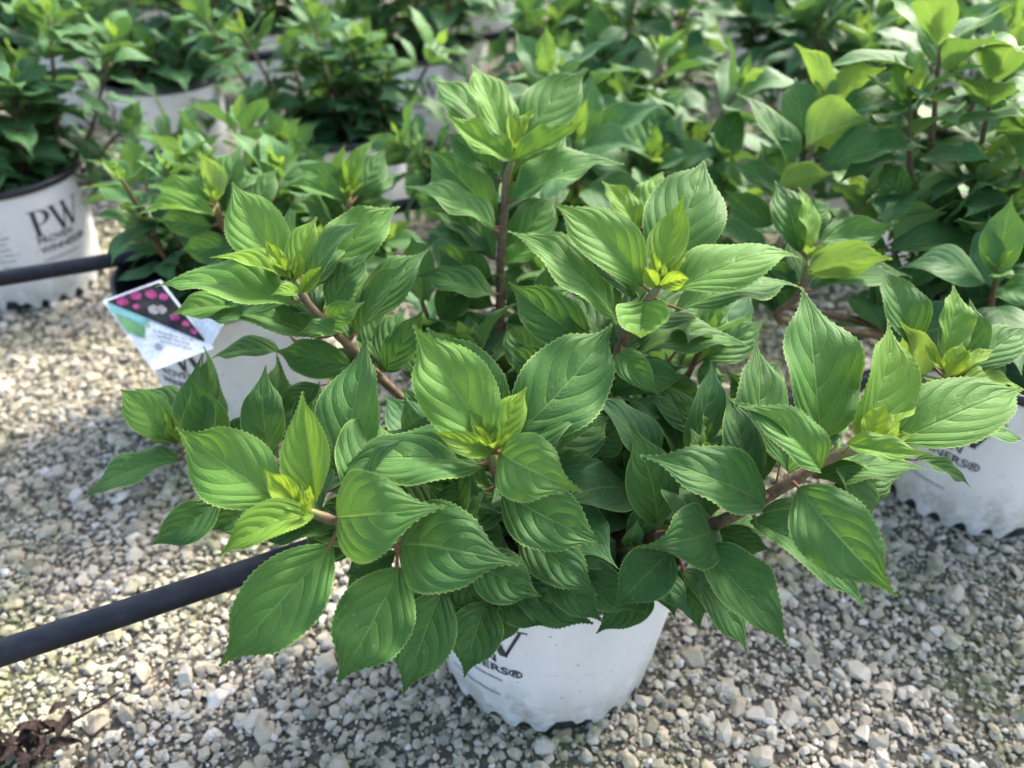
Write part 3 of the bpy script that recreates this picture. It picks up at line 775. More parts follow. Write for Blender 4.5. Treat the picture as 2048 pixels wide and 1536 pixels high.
  ('main','D',(0.0059,0.3748,0.3025),(0.0615,0.3348,0.2823),(-0.1333,-0.5881,0.7977),(0.0029,0.3972,0.3135),0.0382,0.03,0.10,0.20,0.10),
  ('main','D',(0.0274,0.3752,0.2613),(0.0682,0.3388,0.2459),(-0.1652,-0.5352,0.8284),(0.0130,0.3881,0.2587),0.0303,0.00,0.07,0.30,0.10),
  ('main','D',(-0.0199,0.3794,0.3422),(-0.0635,0.3633,0.3373),(0.1653,-0.6675,0.7260),(-0.0076,0.3827,0.3458),0.0238,0.05,0.07,0.30,0.10),
  ('main','D',(-0.0045,0.3913,0.3079),(-0.0587,0.3854,0.3167),(0.1894,-0.6805,0.7079),(0.0028,0.3970,0.3138),0.0280,0.00,0.07,0.30,0.10),
  ('main','D',(0.0214,0.4200,0.3297),(0.0796,0.4584,0.3477),(0.1700,-0.6183,0.7674),(0.0038,0.3984,0.3112),0.0402,0.00,0.07,0.30,0.10),
  ('main','D',(0.0145,0.4541,0.3253),(0.0649,0.4891,0.3388),(0.2257,-0.6162,0.7545),(-0.0015,0.4430,0.3130),0.0462,0.00,0.07,0.30,0.10),
  ('main','D',(0.0495,0.3958,0.2722),(0.0100,0.3660,0.2489),(-0.0092,-0.6077,0.7941),(0.0111,0.4170,0.2770),0.0366,0.00,0.07,0.30,0.10),
  ('main','D',(0.0628,0.4493,0.3188),(0.0890,0.4613,0.3350),(-0.0810,-0.7317,0.6768),(0.0470,0.4420,0.3010),0.0341,0.00,0.07,0.30,0.10),
  ('main','D',(0.0023,0.3727,0.2495),(0.0616,0.3412,0.2407),(-0.1676,-0.5447,0.8217),(-0.0152,0.3820,0.2441),0.0360,0.00,0.07,0.30,0.10),
  ('main','D',(0.0416,0.3841,0.2564),(0.1009,0.3494,0.2434),(-0.1667,-0.5838,0.7946),(0.0247,0.3940,0.2522),0.0363,0.00,0.07,0.30,0.10),
  ('main','D',(-0.0093,0.3669,0.2417),(0.0286,0.3396,0.2386),(-0.2521,-0.4481,0.8577),(-0.0255,0.3785,0.2350),0.0324,0.00,0.07,0.30,0.10),
  ('main','F',(0.1232,0.3939,0.2445),(0.1269,0.3564,0.2276),(-0.2239,-0.4185,0.8802),(0.1046,0.4041,0.2671),0.0298,0.00,0.07,0.30,0.10),
  ('main','E',(-0.1479,0.3402,0.3732),(-0.2200,0.3754,0.4037),(0.0610,-0.5791,0.8130),(-0.1320,0.3328,0.3717),0.0514,0.25,0.06,0.25,-0.10),
  ('main','E',(-0.1250,0.3357,0.3756),(-0.1415,0.3949,0.4215),(-0.2946,-0.6361,0.7132),(-0.1294,0.3333,0.3696),0.0384,0.45,0.03,0.40,0.10),
  ('main','E',(-0.1177,0.3805,0.3520),(-0.1058,0.4657,0.4161),(-0.2971,-0.5472,0.7825),(-0.1199,0.3646,0.3321),0.0536,0.10,0.06,0.25,-0.10),
  ('main','E',(-0.1236,0.3240,0.3765),(-0.1765,0.2957,0.3722),(0.0703,-0.2806,0.9572),(-0.1303,0.3331,0.3704),0.0301,0.52,0.10,0.35,0.10),
  ('main','E',(-0.1308,0.3241,0.3800),(-0.1544,0.3397,0.4009),(0.2285,-0.6392,0.7343),(-0.1320,0.3328,0.3717),0.0193,0.97,-0.06,0.50,-0.10),
  ('main','E',(-0.1284,0.3208,0.3807),(-0.1214,0.3251,0.4031),(-0.1091,-0.9701,0.2169),(-0.1320,0.3328,0.3717),0.0100,0.75,-0.05,0.60,-0.20),
  ('main','E',(-0.1120,0.3321,0.3657),(-0.0453,0.3078,0.4000),(-0.5240,-0.6335,0.5693),(-0.1163,0.3354,0.3596),0.0566,0.20,0.20,0.12,0.30),
  ('main','E',(-0.0752,0.3363,0.3346),(0.0025,0.3026,0.3562),(-0.4325,-0.5240,0.7337),(-0.0810,0.3433,0.3307),0.0594,0.08,0.16,0.15,0.20),
  ('main','E',(-0.1169,0.3262,0.3461),(-0.1814,0.2601,0.3075),(0.2245,-0.6448,0.7306),(-0.1113,0.3360,0.3563),0.0510,0.18,0.12,0.25,0.20),
  ('main','E',(-0.0759,0.3306,0.3185),(-0.1122,0.2662,0.2823),(0.1859,-0.5591,0.8080),(-0.0784,0.3441,0.3282),0.0532,0.13,0.10,0.25,0.20),
  ('main','E',(-0.0499,0.3405,0.2817),(-0.0757,0.2840,0.2393),(0.0846,-0.6220,0.7784),(-0.0497,0.3655,0.3062),0.0464,0.05,0.08,0.30,0.10),
  ('main','E',(-0.0186,0.3551,0.2510),(-0.0351,0.3082,0.2216),(0.0531,-0.5444,0.8372),(-0.0129,0.3713,0.2532),0.0420,0.00,0.07,0.30,0.10),
  ('main','E',(-0.0266,0.3523,0.2975),(0.0218,0.3247,0.2939),(-0.2308,-0.5117,0.8276),(-0.0451,0.3692,0.3024),0.0391,0.02,0.10,0.20,-0.20),
  ('main','E',(-0.1132,0.3478,0.3416),(-0.1749,0.3407,0.3321),(-0.1473,-0.0441,0.9881),(-0.1050,0.3367,0.3522),0.0314,0.05,0.07,0.30,0.10),
  ('main','E',(-0.0825,0.3533,0.3071),(-0.1188,0.3437,0.2943),(-0.0576,-0.7156,0.6961),(-0.0696,0.3507,0.3214),0.0281,0.00,0.07,0.30,0.10),
  ('main','E',(-0.0324,0.3937,0.2860),(-0.0053,0.3755,0.2784),(-0.1426,-0.5572,0.8181),(-0.0324,0.3892,0.2817),0.0360,0.00,0.07,0.30,0.10),
  ('main','E',(-0.1185,0.3950,0.3380),(-0.0819,0.3994,0.3439),(-0.0164,-0.7501,0.6611),(-0.1381,0.3927,0.3268),0.0309,0.00,0.07,0.30,0.10),
  ('main','E',(-0.0479,0.3775,0.2644),(-0.0243,0.3483,0.2419),(0.0409,-0.5882,0.8077),(-0.0333,0.3877,0.2831),0.0360,0.00,0.07,0.30,0.10),
  ('main','E',(-0.0055,0.3771,0.2470),(0.0197,0.3503,0.2278),(-0.0192,-0.5939,0.8043),(-0.0219,0.4057,0.2646),0.0402,0.00,0.07,0.30,0.10),
  ('main','E',(-0.0936,0.3711,0.2808),(-0.1178,0.3380,0.2531),(0.1248,-0.6884,0.7145),(-0.0838,0.3844,0.2840),0.0385,0.00,0.07,0.30,0.10),
  ('main','E',(-0.0641,0.3710,0.2723),(-0.0874,0.3272,0.2471),(0.1548,-0.5541,0.8179),(-0.0397,0.3776,0.2936),0.0385,0.00,0.07,0.30,0.10),
  ('main','E',(-0.0369,0.3747,0.2438),(-0.0546,0.3279,0.2145),(0.0864,-0.5522,0.8292),(-0.0268,0.3980,0.2725),0.0435,0.00,0.07,0.30,0.10),
  ('main','E',(-0.1102,0.3686,0.3110),(-0.1544,0.3501,0.3029),(0.1510,-0.6763,0.7210),(-0.0822,0.3429,0.3319),0.0304,0.02,0.07,0.30,0.10),
  ('main','E',(-0.0056,0.3795,0.2252),(-0.0132,0.3413,0.2073),(0.0475,-0.4300,0.9016),(-0.0134,0.4191,0.2451),0.0372,0.00,0.07,0.30,0.10),
  ('main','G',(-0.1962,0.4111,0.3010),(-0.2311,0.3903,0.2898),(0.2240,-0.7253,0.6510),(-0.1981,0.4507,0.3039),0.0363,0.00,0.07,0.30,0.10),
  ('main','F',(0.2170,0.3948,0.3712),(0.2190,0.4902,0.4489),(0.1761,-0.6241,0.7612),(0.2156,0.3751,0.3783),0.0615,0.15,0.05,0.25,0.10),
  ('main','F',(0.1741,0.3976,0.3415),(0.1895,0.4832,0.4061),(0.3516,-0.6034,0.7157),(0.1728,0.3695,0.3424),0.0541,0.08,0.06,0.30,0.10),
  ('main','F',(0.2328,0.3789,0.3884),(0.2666,0.4470,0.4462),(0.2580,-0.6969,0.6692),(0.2341,0.3760,0.3854),0.0478,0.42,0.04,0.30,0.10),
  ('main','F',(0.2596,0.3812,0.3864),(0.3564,0.4129,0.4122),(-0.1582,-0.2866,0.9449),(0.2419,0.3764,0.3884),0.0525,0.25,0.07,0.20,0.10),
  ('main','F',(0.2005,0.3550,0.3847),(0.1447,0.3757,0.4292),(0.3629,-0.5836,0.7264),(0.2054,0.3726,0.3713),0.0371,0.25,0.14,0.40,0.20),
  ('main','F',(0.1681,0.3492,0.3602),(0.0843,0.3622,0.3944),(0.2697,-0.4701,0.8404),(0.1795,0.3694,0.3493),0.0457,0.05,0.10,0.30,0.10),
  ('main','F',(0.2348,0.3720,0.3958),(0.2470,0.3876,0.4167),(-0.3816,-0.6203,0.6853),(0.2380,0.3762,0.3868),0.0205,0.97,0.00,0.45,0.10),
  ('main','F',(0.2419,0.3742,0.3938),(0.2772,0.3968,0.4073),(-0.4354,0.1512,0.8875),(0.2419,0.3764,0.3884),0.0185,0.80,0.07,0.30,0.10),
  ('main','F',(0.2161,0.3633,0.4008),(0.2598,0.3432,0.4074),(-0.2359,-0.2049,0.9499),(0.2230,0.3755,0.3811),0.0243,0.45,-0.08,0.50,-0.20),
  ('main','F',(0.2118,0.3816,0.3534),(0.2939,0.3868,0.3605),(-0.0896,0.0644,0.9939),(0.2030,0.3720,0.3696),0.0413,0.10,0.05,0.20,0.10),
  ('main','F',(0.1830,0.3414,0.3832),(0.2257,0.2743,0.3601),(-0.4519,-0.5337,0.7148),(0.1920,0.3692,0.3620),0.0494,0.10,0.14,0.30,0.20),
  ('main','F',(0.1597,0.3459,0.3475),(0.2265,0.2922,0.3256),(0.1118,-0.2529,0.9610),(0.1690,0.3695,0.3386),0.0442,0.05,0.12,0.35,0.10),
  ('main','F',(0.1320,0.3565,0.3114),(0.1879,0.2950,0.2791),(0.0594,-0.4213,0.9050),(0.1434,0.3756,0.3096),0.0446,0.05,0.12,0.30,0.10),
  ('main','F',(0.1270,0.3654,0.2732),(0.1732,0.3151,0.2392),(0.3635,-0.2693,0.8918),(0.1222,0.3863,0.2890),0.0382,0.00,0.10,0.30,0.10),
  ('main','F',(0.1422,0.3659,0.3156),(0.0924,0.3329,0.3384),(0.5849,-0.3954,0.7082),(0.1469,0.3744,0.3133),0.0455,0.04,0.20,0.10,0.30),
  ('main','F',(0.1206,0.3782,0.2820),(0.0739,0.3390,0.2629),(0.0316,-0.4682,0.8831),(0.1202,0.3872,0.2871),0.0399,0.00,0.10,0.15,0.10),
  ('main','F',(0.1102,0.3787,0.2325),(0.0652,0.3459,0.2220),(0.1043,-0.4309,0.8963),(0.1029,0.4066,0.2646),0.0351,0.00,0.07,0.30,0.10),
  ('main','F',(0.1518,0.3816,0.2949),(0.1923,0.3673,0.2925),(-0.1931,-0.6699,0.7169),(0.1394,0.3776,0.3057),0.0231,0.00,0.07,0.30,0.10),
  ('main','F',(0.1362,0.3835,0.2389),(0.1459,0.3464,0.2226),(-0.0471,-0.4124,0.9098),(0.1315,0.4013,0.2387),0.0208,0.00,0.07,0.30,0.10),
  ('main','F',(0.3255,0.4288,0.3582),(0.3901,0.4234,0.3510),(0.1126,0.0175,0.9935),(0.3057,0.4304,0.3524),0.0326,0.15,0.07,0.30,0.10),
  ('main','F',(0.3029,0.4153,0.3401),(0.3403,0.3960,0.3309),(0.2126,-0.0529,0.9757),(0.2856,0.4243,0.3364),0.0216,0.10,0.07,0.30,0.10),
  ('main','F',(0.2305,0.3849,0.3328),(0.2812,0.3935,0.3444),(-0.0693,-0.6310,0.7727),(0.2113,0.3816,0.3204),0.0307,0.05,0.07,0.30,0.10),
  ('main','F',(0.2086,0.4273,0.3228),(0.2239,0.4686,0.3446),(-0.2320,-0.3867,0.8925),(0.2024,0.4105,0.3059),0.0335,0.02,0.07,0.30,0.10),
  ('main','F',(0.1806,0.4276,0.3064),(0.1474,0.4541,0.3253),(-0.2308,-0.7387,0.6332),(0.1949,0.4162,0.2903),0.0338,0.00,0.07,0.30,0.10),
  ('main','F',(0.1313,0.4276,0.2897),(0.1089,0.4617,0.3187),(-0.1996,-0.7075,0.6780),(0.1096,0.3969,0.2745),0.0382,0.00,0.07,0.30,0.10),
  ('main','F',(0.1130,0.4225,0.2662),(0.0857,0.4494,0.2854),(-0.1678,-0.6818,0.7121),(0.1009,0.4094,0.2616),0.0427,0.00,0.07,0.30,0.10),
  ('main','F',(0.1200,0.4530,0.2819),(0.1368,0.4959,0.3061),(-0.0864,-0.4625,0.8824),(0.1135,0.4365,0.2646),0.0401,0.00,0.07,0.30,0.10),
  ('main','G',(-0.2722,0.4536,0.3246),(-0.3222,0.4874,0.3532),(0.1226,-0.5286,0.8399),(-0.2706,0.4529,0.3236),0.0351,0.30,0.07,0.30,0.10),
  ('main','G',(-0.2596,0.4642,0.3137),(-0.2632,0.5378,0.3623),(0.9718,-0.0952,0.2158),(-0.2582,0.4524,0.3188),0.0441,0.02,0.04,0.20,0.10),  # backlit shade of this underside put into its tone
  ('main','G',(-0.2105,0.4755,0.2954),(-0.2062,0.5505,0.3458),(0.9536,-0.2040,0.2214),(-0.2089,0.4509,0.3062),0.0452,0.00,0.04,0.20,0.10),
  ('main','G',(-0.2654,0.4445,0.3123),(-0.3413,0.4200,0.2963),(-0.1839,-0.0729,0.9802),(-0.2619,0.4525,0.3203),0.0407,0.10,0.08,0.30,0.10),
  ('main','G',(-0.2596,0.4760,0.3129),(-0.3222,0.5086,0.3398),(0.4149,0.0440,0.9088),(-0.2583,0.4524,0.3189),0.0377,0.03,0.07,0.30,0.10),
  ('main','G',(-0.2195,0.3969,0.3154),(-0.2680,0.3695,0.2954),(0.1863,-0.7730,0.6064),(-0.2031,0.4061,0.3142),0.0315,0.04,0.07,0.30,0.10),
  ('main','G',(-0.2693,0.4506,0.3256),(-0.2801,0.4679,0.3488),(0.9169,0.0428,0.3969),(-0.2700,0.4529,0.3234),0.0154,0.60,0.07,0.30,0.10),
  ('main','G',(-0.2693,0.4499,0.3247),(-0.2973,0.4562,0.3330),(0.2961,0.0547,0.9536),(-0.2697,0.4529,0.3233),0.0150,0.60,0.07,0.30,0.10),
  ('main','G',(-0.2694,0.4529,0.3236),(-0.2561,0.4642,0.3388),(-0.2846,-0.6323,0.7205),(-0.2696,0.4529,0.3232),0.0116,0.60,0.07,0.30,0.10),
  ('main','G',(-0.2408,0.4718,0.3071),(-0.2105,0.4921,0.3176),(0.2955,-0.7478,0.5945),(-0.2401,0.4517,0.3127),0.0262,0.00,0.07,0.30,0.10),
  ('main','G',(-0.1649,0.5126,0.3368),(-0.2014,0.5011,0.3213),(0.0555,-0.8587,0.5094),(-0.1473,0.5182,0.3363),0.0226,0.00,0.07,0.30,0.10),
  ('main','G',(-0.1821,0.4844,0.2989),(-0.1701,0.5313,0.3284),(0.3262,-0.5614,0.7606),(-0.1787,0.4526,0.3013),0.0328,0.00,0.07,0.30,0.10),
  ('main','Q',(0.1232,0.4666,0.3421),(0.0870,0.4698,0.3463),(0.0607,-0.4745,0.8781),(0.1667,0.4625,0.3366),0.0183,0.12,0.07,0.30,0.10),
  ('main','Q',(0.1643,0.4594,0.3324),(0.1293,0.4734,0.3511),(-0.0561,-0.8479,0.5271),(0.1661,0.4618,0.3318),0.0250,0.12,0.07,0.30,0.10),
  ('main','Q',(0.1662,0.4825,0.3466),(0.1614,0.5120,0.3695),(-0.2952,-0.6147,0.7314),(0.1667,0.4625,0.3366),0.0202,0.15,0.07,0.30,0.10),
  ('main','Q',(0.1675,0.4570,0.3291),(0.1711,0.4891,0.3554),(0.5121,-0.5784,0.6350),(0.1658,0.4613,0.3287),0.0208,0.30,0.07,0.30,0.10),
  ('main','Q',(0.1703,0.4690,0.3285),(0.1939,0.4916,0.3421),(0.0084,-0.5218,0.8530),(0.1659,0.4615,0.3302),0.0194,0.10,0.07,0.30,0.10),
  ('main','B',(-0.0840,0.5460,0.3147),(-0.0808,0.5972,0.3499),(0.1460,-0.5665,0.8110),(-0.0938,0.5211,0.3099),0.0488,0.07,0.07,0.30,0.10),
  ('main','A',(-0.0277,0.5733,0.3179),(-0.0733,0.5930,0.3442),(-0.0001,-0.8019,0.5975),(-0.0115,0.5663,0.3005),0.0406,0.07,0.07,0.30,0.10),
  ('main','A',(-0.0424,0.5872,0.3198),(-0.1091,0.6057,0.3446),(-0.0056,-0.8089,0.5880),(-0.0243,0.5822,0.3050),0.0376,0.07,0.07,0.30,0.10),
  ('main','C',(0.0282,0.5596,0.3162),(-0.0066,0.5972,0.3499),(-0.1288,-0.7254,0.6761),(0.0396,0.5473,0.2972),0.0403,0.07,0.07,0.30,0.10),
  ('main','B',(-0.1614,0.5361,0.3181),(-0.1091,0.5588,0.3319),(0.1948,-0.7959,0.5733),(-0.1793,0.5284,0.3055),0.0358,0.07,0.07,0.30,0.10),
  ('main','D',(-0.0479,0.4493,0.3188),(-0.0932,0.4961,0.3481),(-0.0919,-0.5911,0.8013),(-0.0352,0.4362,0.3026),0.0369,0.00,0.07,0.30,0.10),
  ('main','B',(-0.1344,0.5380,0.3207),(-0.1752,0.5638,0.3385),(-0.0844,-0.6539,0.7518),(-0.1152,0.5245,0.3361),0.0341,0.07,0.07,0.30,0.10),
  ('main','C',(0.0455,0.4921,0.3093),(0.0691,0.5366,0.3355),(0.0721,-0.5346,0.8420),(0.0703,0.4906,0.3055),0.0410,0.07,0.07,0.30,0.10),
  ('main','B',(-0.0715,0.6313,0.3287),(-0.0473,0.6639,0.3557),(0.2145,-0.7126,0.6680),(-0.0814,0.6179,0.3097),0.0376,0.07,0.07,0.30,0.10),
  ('main','A',(0.0181,0.6519,0.3396),(0.0643,0.6789,0.3590),(0.1905,-0.7674,0.6122),(-0.0116,0.6567,0.3381),0.0381,0.07,0.07,0.30,0.10),
  ('main','C',(0.1533,0.5525,0.3568),(0.1961,0.5823,0.3802),(0.0599,-0.6665,0.7431),(0.1383,0.5420,0.3407),0.0378,0.07,0.07,0.30,0.10),
  ('main','C',(0.1691,0.5501,0.3369),(0.2309,0.5801,0.3605),(0.0637,-0.6939,0.7173),(0.1521,0.5418,0.3224),0.0383,0.10,0.07,0.30,0.10),
  ('main','F',(0.2230,0.4742,0.3188),(0.1830,0.5203,0.3472),(-0.3588,-0.6952,0.6229),(0.2349,0.4605,0.3023),0.0397,0.00,0.07,0.30,0.10),
  ('main','Q',(0.2108,0.5207,0.3142),(0.2410,0.5501,0.3369),(-0.0727,-0.5618,0.8241),(0.1982,0.5084,0.2967),0.0378,0.00,0.07,0.30,0.10),
  ('right','N',(0.3295,0.8289,0.4349),(0.3953,0.8378,0.4636),(-0.2178,0.9548,0.2022),(0.3400,0.8389,0.4232),0.0827,0.46,0.03,0.35,0.10),
  ('right','N',(0.3642,0.8837,0.4666),(0.3328,0.9359,0.5198),(0.8859,0.4579,0.0737),(0.3555,0.8803,0.4620),0.0404,0.50,0.05,0.50,0.10),
  ('right','N',(0.3642,0.8837,0.4666),(0.4338,0.9191,0.4973),(-0.4705,0.8809,0.0512),(0.3555,0.8803,0.4620),0.0531,0.46,0.05,0.35,0.10),
  ('right','N',(0.3353,0.8596,0.4342),(0.3343,0.9237,0.4867),(-0.4072,-0.5830,0.7031),(0.3456,0.8531,0.4371),0.0417,0.10,0.07,0.30,0.10),
  ('right','N',(0.3597,0.8975,0.4683),(0.3859,0.9413,0.4937),(-0.2280,-0.3817,0.8957),(0.3555,0.8803,0.4620),0.0285,0.50,0.07,0.30,0.10),
  ('right','N',(0.3143,0.8257,0.4055),(0.2620,0.8924,0.4782),(0.4461,-0.4762,0.7578),(0.3312,0.8225,0.4012),0.0558,0.12,0.10,0.40,0.10),
  ('right','N',(0.3501,0.8194,0.4137),(0.4724,0.8352,0.4350),(-0.1253,-0.3007,0.9455),(0.3353,0.8302,0.4115),0.0626,0.08,0.08,0.30,0.10),
  ('right','N',(0.3757,0.8734,0.4527),(0.4951,0.8992,0.4707),(-0.1113,-0.1664,0.9798),(0.3541,0.8762,0.4583),0.0617,0.12,0.08,0.30,0.10),
  ('right','N',(0.2975,0.7980,0.4017),(0.3485,0.7869,0.4203),(0.0879,0.9425,0.3224),(0.3214,0.8041,0.3781),0.0436,0.50,0.10,0.30,0.10),
  ('right','N',(0.3305,0.8260,0.3723),(0.2963,0.8878,0.4218),(-0.4726,-0.6951,0.5417),(0.3250,0.8110,0.3857),0.0500,0.05,0.07,0.30,0.10),
  ('right','N',(0.3007,0.7992,0.3532),(0.2487,0.8329,0.3817),(-0.3340,-0.8533,0.4004),(0.3120,0.7854,0.3637),0.0382,0.05,0.07,0.30,0.10),
  ('right','N',(0.3130,0.7980,0.3349),(0.3756,0.8284,0.3589),(0.1066,-0.7426,0.6612),(0.3095,0.7805,0.3599),0.0442,0.05,0.07,0.30,0.10),
  ('right','N',(0.2972,0.7661,0.3255),(0.2373,0.7729,0.3346),(-0.0418,-0.9126,0.4068),(0.2966,0.7550,0.3401),0.0375,0.00,0.07,0.30,0.10),
  ('right','P',(0.2836,0.6372,0.3785),(0.3587,0.6374,0.3954),(-0.0405,0.9843,0.1717),(0.2852,0.6470,0.3764),0.0507,0.46,0.05,0.30,0.10),
  ('right','P',(0.2841,0.6668,0.3848),(0.2665,0.7295,0.4354),(-0.2609,-0.6498,0.7139),(0.2856,0.6489,0.3858),0.0412,0.15,0.06,0.30,0.10),
  ('right','P',(0.2841,0.6547,0.3935),(0.2837,0.7012,0.4393),(0.5814,-0.5672,0.5833),(0.2856,0.6489,0.3858),0.0326,0.50,0.07,0.30,0.10),
  ('right','P',(0.3018,0.6690,0.3961),(0.3763,0.6778,0.4079),(-0.0754,-0.5099,0.8569),(0.2856,0.6489,0.3858),0.0380,0.20,-0.08,0.30,-0.20),
  ('right','P',(0.2940,0.6441,0.3543),(0.3966,0.6550,0.3689),(-0.1385,-0.0255,0.9900),(0.2843,0.6426,0.3550),0.0521,0.10,0.07,0.30,0.10),
  ('right','P',(0.2849,0.6639,0.3557),(0.2245,0.6684,0.3618),(-0.0226,-0.8965,0.4424),(0.2845,0.6436,0.3599),0.0331,0.05,0.07,0.30,0.10),
  ('right','P',(0.2861,0.6818,0.3964),(0.3201,0.7120,0.4203),(0.0082,-0.6250,0.7806),(0.2856,0.6489,0.3858),0.0282,0.20,0.07,0.30,0.10),
  ('right','O',(0.4318,0.7705,0.3482),(0.4835,0.7807,0.3785),(-0.1918,0.9814,-0.0012),(0.4432,0.7851,0.3343),0.0638,0.46,0.05,0.30,0.10),
  ('right','O',(0.4479,0.8113,0.3694),(0.4344,0.8546,0.4107),(-0.5200,-0.6691,0.5311),(0.4508,0.8061,0.3625),0.0360,0.10,0.07,0.30,0.10),
  ('right','O',(0.4627,0.8036,0.3758),(0.5241,0.8303,0.3949),(-0.3892,0.9205,-0.0350),(0.4508,0.8061,0.3625),0.0468,0.46,0.05,0.30,0.10),
  ('right','O',(0.4262,0.7638,0.3391),(0.5514,0.7611,0.3355),(0.0254,-0.1473,0.9888),(0.4422,0.7768,0.3253),0.0626,0.10,0.09,0.30,0.10),
  ('right','O',(0.4619,0.8172,0.3606),(0.4583,0.8602,0.4015),(0.2011,-0.6666,0.7178),(0.4508,0.8061,0.3625),0.0297,0.40,0.07,0.30,0.10),
  ('right','O',(0.4765,0.8085,0.3489),(0.5499,0.8355,0.3683),(-0.0119,-0.5630,0.8263),(0.4500,0.8039,0.3595),0.0403,0.10,0.07,0.30,0.10),
  ('right','H',(0.3496,0.4979,0.3757),(0.3665,0.5424,0.4186),(0.1732,-0.7174,0.6748),(0.3487,0.4866,0.3689),0.0321,0.42,0.07,0.30,0.10),
  ('right','H',(0.3453,0.5319,0.3627),(0.3269,0.5927,0.4108),(-0.0710,-0.6322,0.7716),(0.3597,0.4936,0.3549),0.0399,0.10,0.07,0.30,0.10),
  ('right','H',(0.3737,0.5036,0.3581),(0.4389,0.5349,0.3835),(-0.1326,-0.4415,0.8874),(0.3676,0.4982,0.3465),0.0383,0.15,0.07,0.30,0.10),
  ('right','H',(0.3457,0.4768,0.3725),(0.3568,0.4932,0.3944),(-0.4396,-0.5992,0.6691),(0.3487,0.4866,0.3689),0.0194,0.97,0.07,0.30,0.10),
  ('right','H',(0.3518,0.4809,0.3695),(0.3866,0.4945,0.3878),(-0.4581,-0.0222,0.8886),(0.3487,0.4866,0.3689),0.0174,0.80,0.07,0.30,0.10),
  ('right','H',(0.3444,0.5044,0.3509),(0.3328,0.5412,0.3836),(0.9306,0.3583,-0.0754),(0.3586,0.4929,0.3563),0.0387,0.60,0.05,0.30,0.10),
  ('right','H',(0.3668,0.4898,0.3564),(0.4209,0.4874,0.3532),(0.0621,0.0332,0.9975),(0.3606,0.4941,0.3537),0.0271,0.55,0.07,0.30,0.10),
  ('tag','J',(-0.3377,0.8053,0.3781),(-0.3560,0.8411,0.4261),(0.4016,0.8008,-0.4443),(-0.3377,0.8053,0.3781),0.0381,0.60,0.03,0.30,0.10),
  ('tag','J',(-0.3349,0.7867,0.3699),(-0.4211,0.7797,0.3772),(0.0938,-0.1260,0.9876),(-0.3380,0.8059,0.3756),0.0434,0.35,0.06,0.50,0.10),
  ('tag','J',(-0.3381,0.8172,0.3606),(-0.3237,0.8860,0.4194),(-0.0016,-0.6496,0.7603),(-0.3403,0.8105,0.3591),0.0458,0.10,0.07,0.30,0.10),
  ('tag','J',(-0.3475,0.8147,0.3740),(-0.4179,0.8285,0.3925),(0.1192,-0.5234,0.8437),(-0.3387,0.8073,0.3708),0.0371,0.35,0.07,0.30,0.10),
  ('tag','J',(-0.3498,0.8068,0.3466),(-0.4157,0.8120,0.3536),(-0.0202,-0.8832,0.4685),(-0.3411,0.8138,0.3498),0.0351,0.08,0.07,0.30,0.10),
  ('tag','J',(-0.3429,0.8271,0.3404),(-0.2803,0.8472,0.3507),(0.2280,-0.8994,0.3730),(-0.3413,0.8200,0.3370),0.0452,0.05,0.07,0.30,0.10),
  ('tag','J',(-0.3235,0.8587,0.3326),(-0.2978,0.9177,0.3783),(0.0245,-0.6188,0.7852),(-0.3417,0.8289,0.3186),0.0395,0.12,0.07,0.30,0.10),
  ('tag','J',(-0.3346,0.8220,0.3168),(-0.4011,0.8183,0.3119),(0.0194,-0.9107,0.4126),(-0.3417,0.8283,0.3200),0.0397,0.00,0.07,0.30,0.10),
  ('tag','I',(-0.1986,0.8599,0.3593),(-0.2082,0.9109,0.4110),(-0.6220,-0.6118,0.4886),(-0.1980,0.8573,0.3585),0.0366,0.50,0.07,0.30,0.10),
  ('tag','I',(-0.1956,0.8610,0.3608),(-0.1707,0.9153,0.4169),(-0.5257,-0.4830,0.7003),(-0.1975,0.8569,0.3603),0.0410,0.45,0.07,0.30,0.10),
  ('tag','I',(-0.2006,0.8490,0.3614),(-0.2727,0.8623,0.3792),(0.1442,-0.4197,0.8961),(-0.1970,0.8564,0.3623),0.0377,0.22,0.06,0.50,0.10),
  ('tag','I',(-0.2040,0.8676,0.3613),(-0.2667,0.9000,0.3880),(0.0160,-0.6179,0.7861),(-0.1982,0.8575,0.3574),0.0378,0.22,0.07,0.30,0.10),
  ('tag','I',(-0.1926,0.8745,0.3539),(-0.1602,0.9309,0.3960),(0.3800,-0.6840,0.6226),(-0.1996,0.8589,0.3518),0.0422,0.05,0.07,0.30,0.10),
  ('tag','I',(-0.2085,0.8736,0.3359),(-0.2646,0.8822,0.3474),(-0.0409,-0.8864,0.4611),(-0.2045,0.8636,0.3324),0.0422,0.03,0.07,0.30,0.10),
  ('tag','I',(-0.2012,0.8773,0.3241),(-0.1492,0.9019,0.3404),(0.2744,-0.8624,0.4254),(-0.2069,0.8658,0.3229),0.0441,0.03,0.07,0.30,0.10),
]
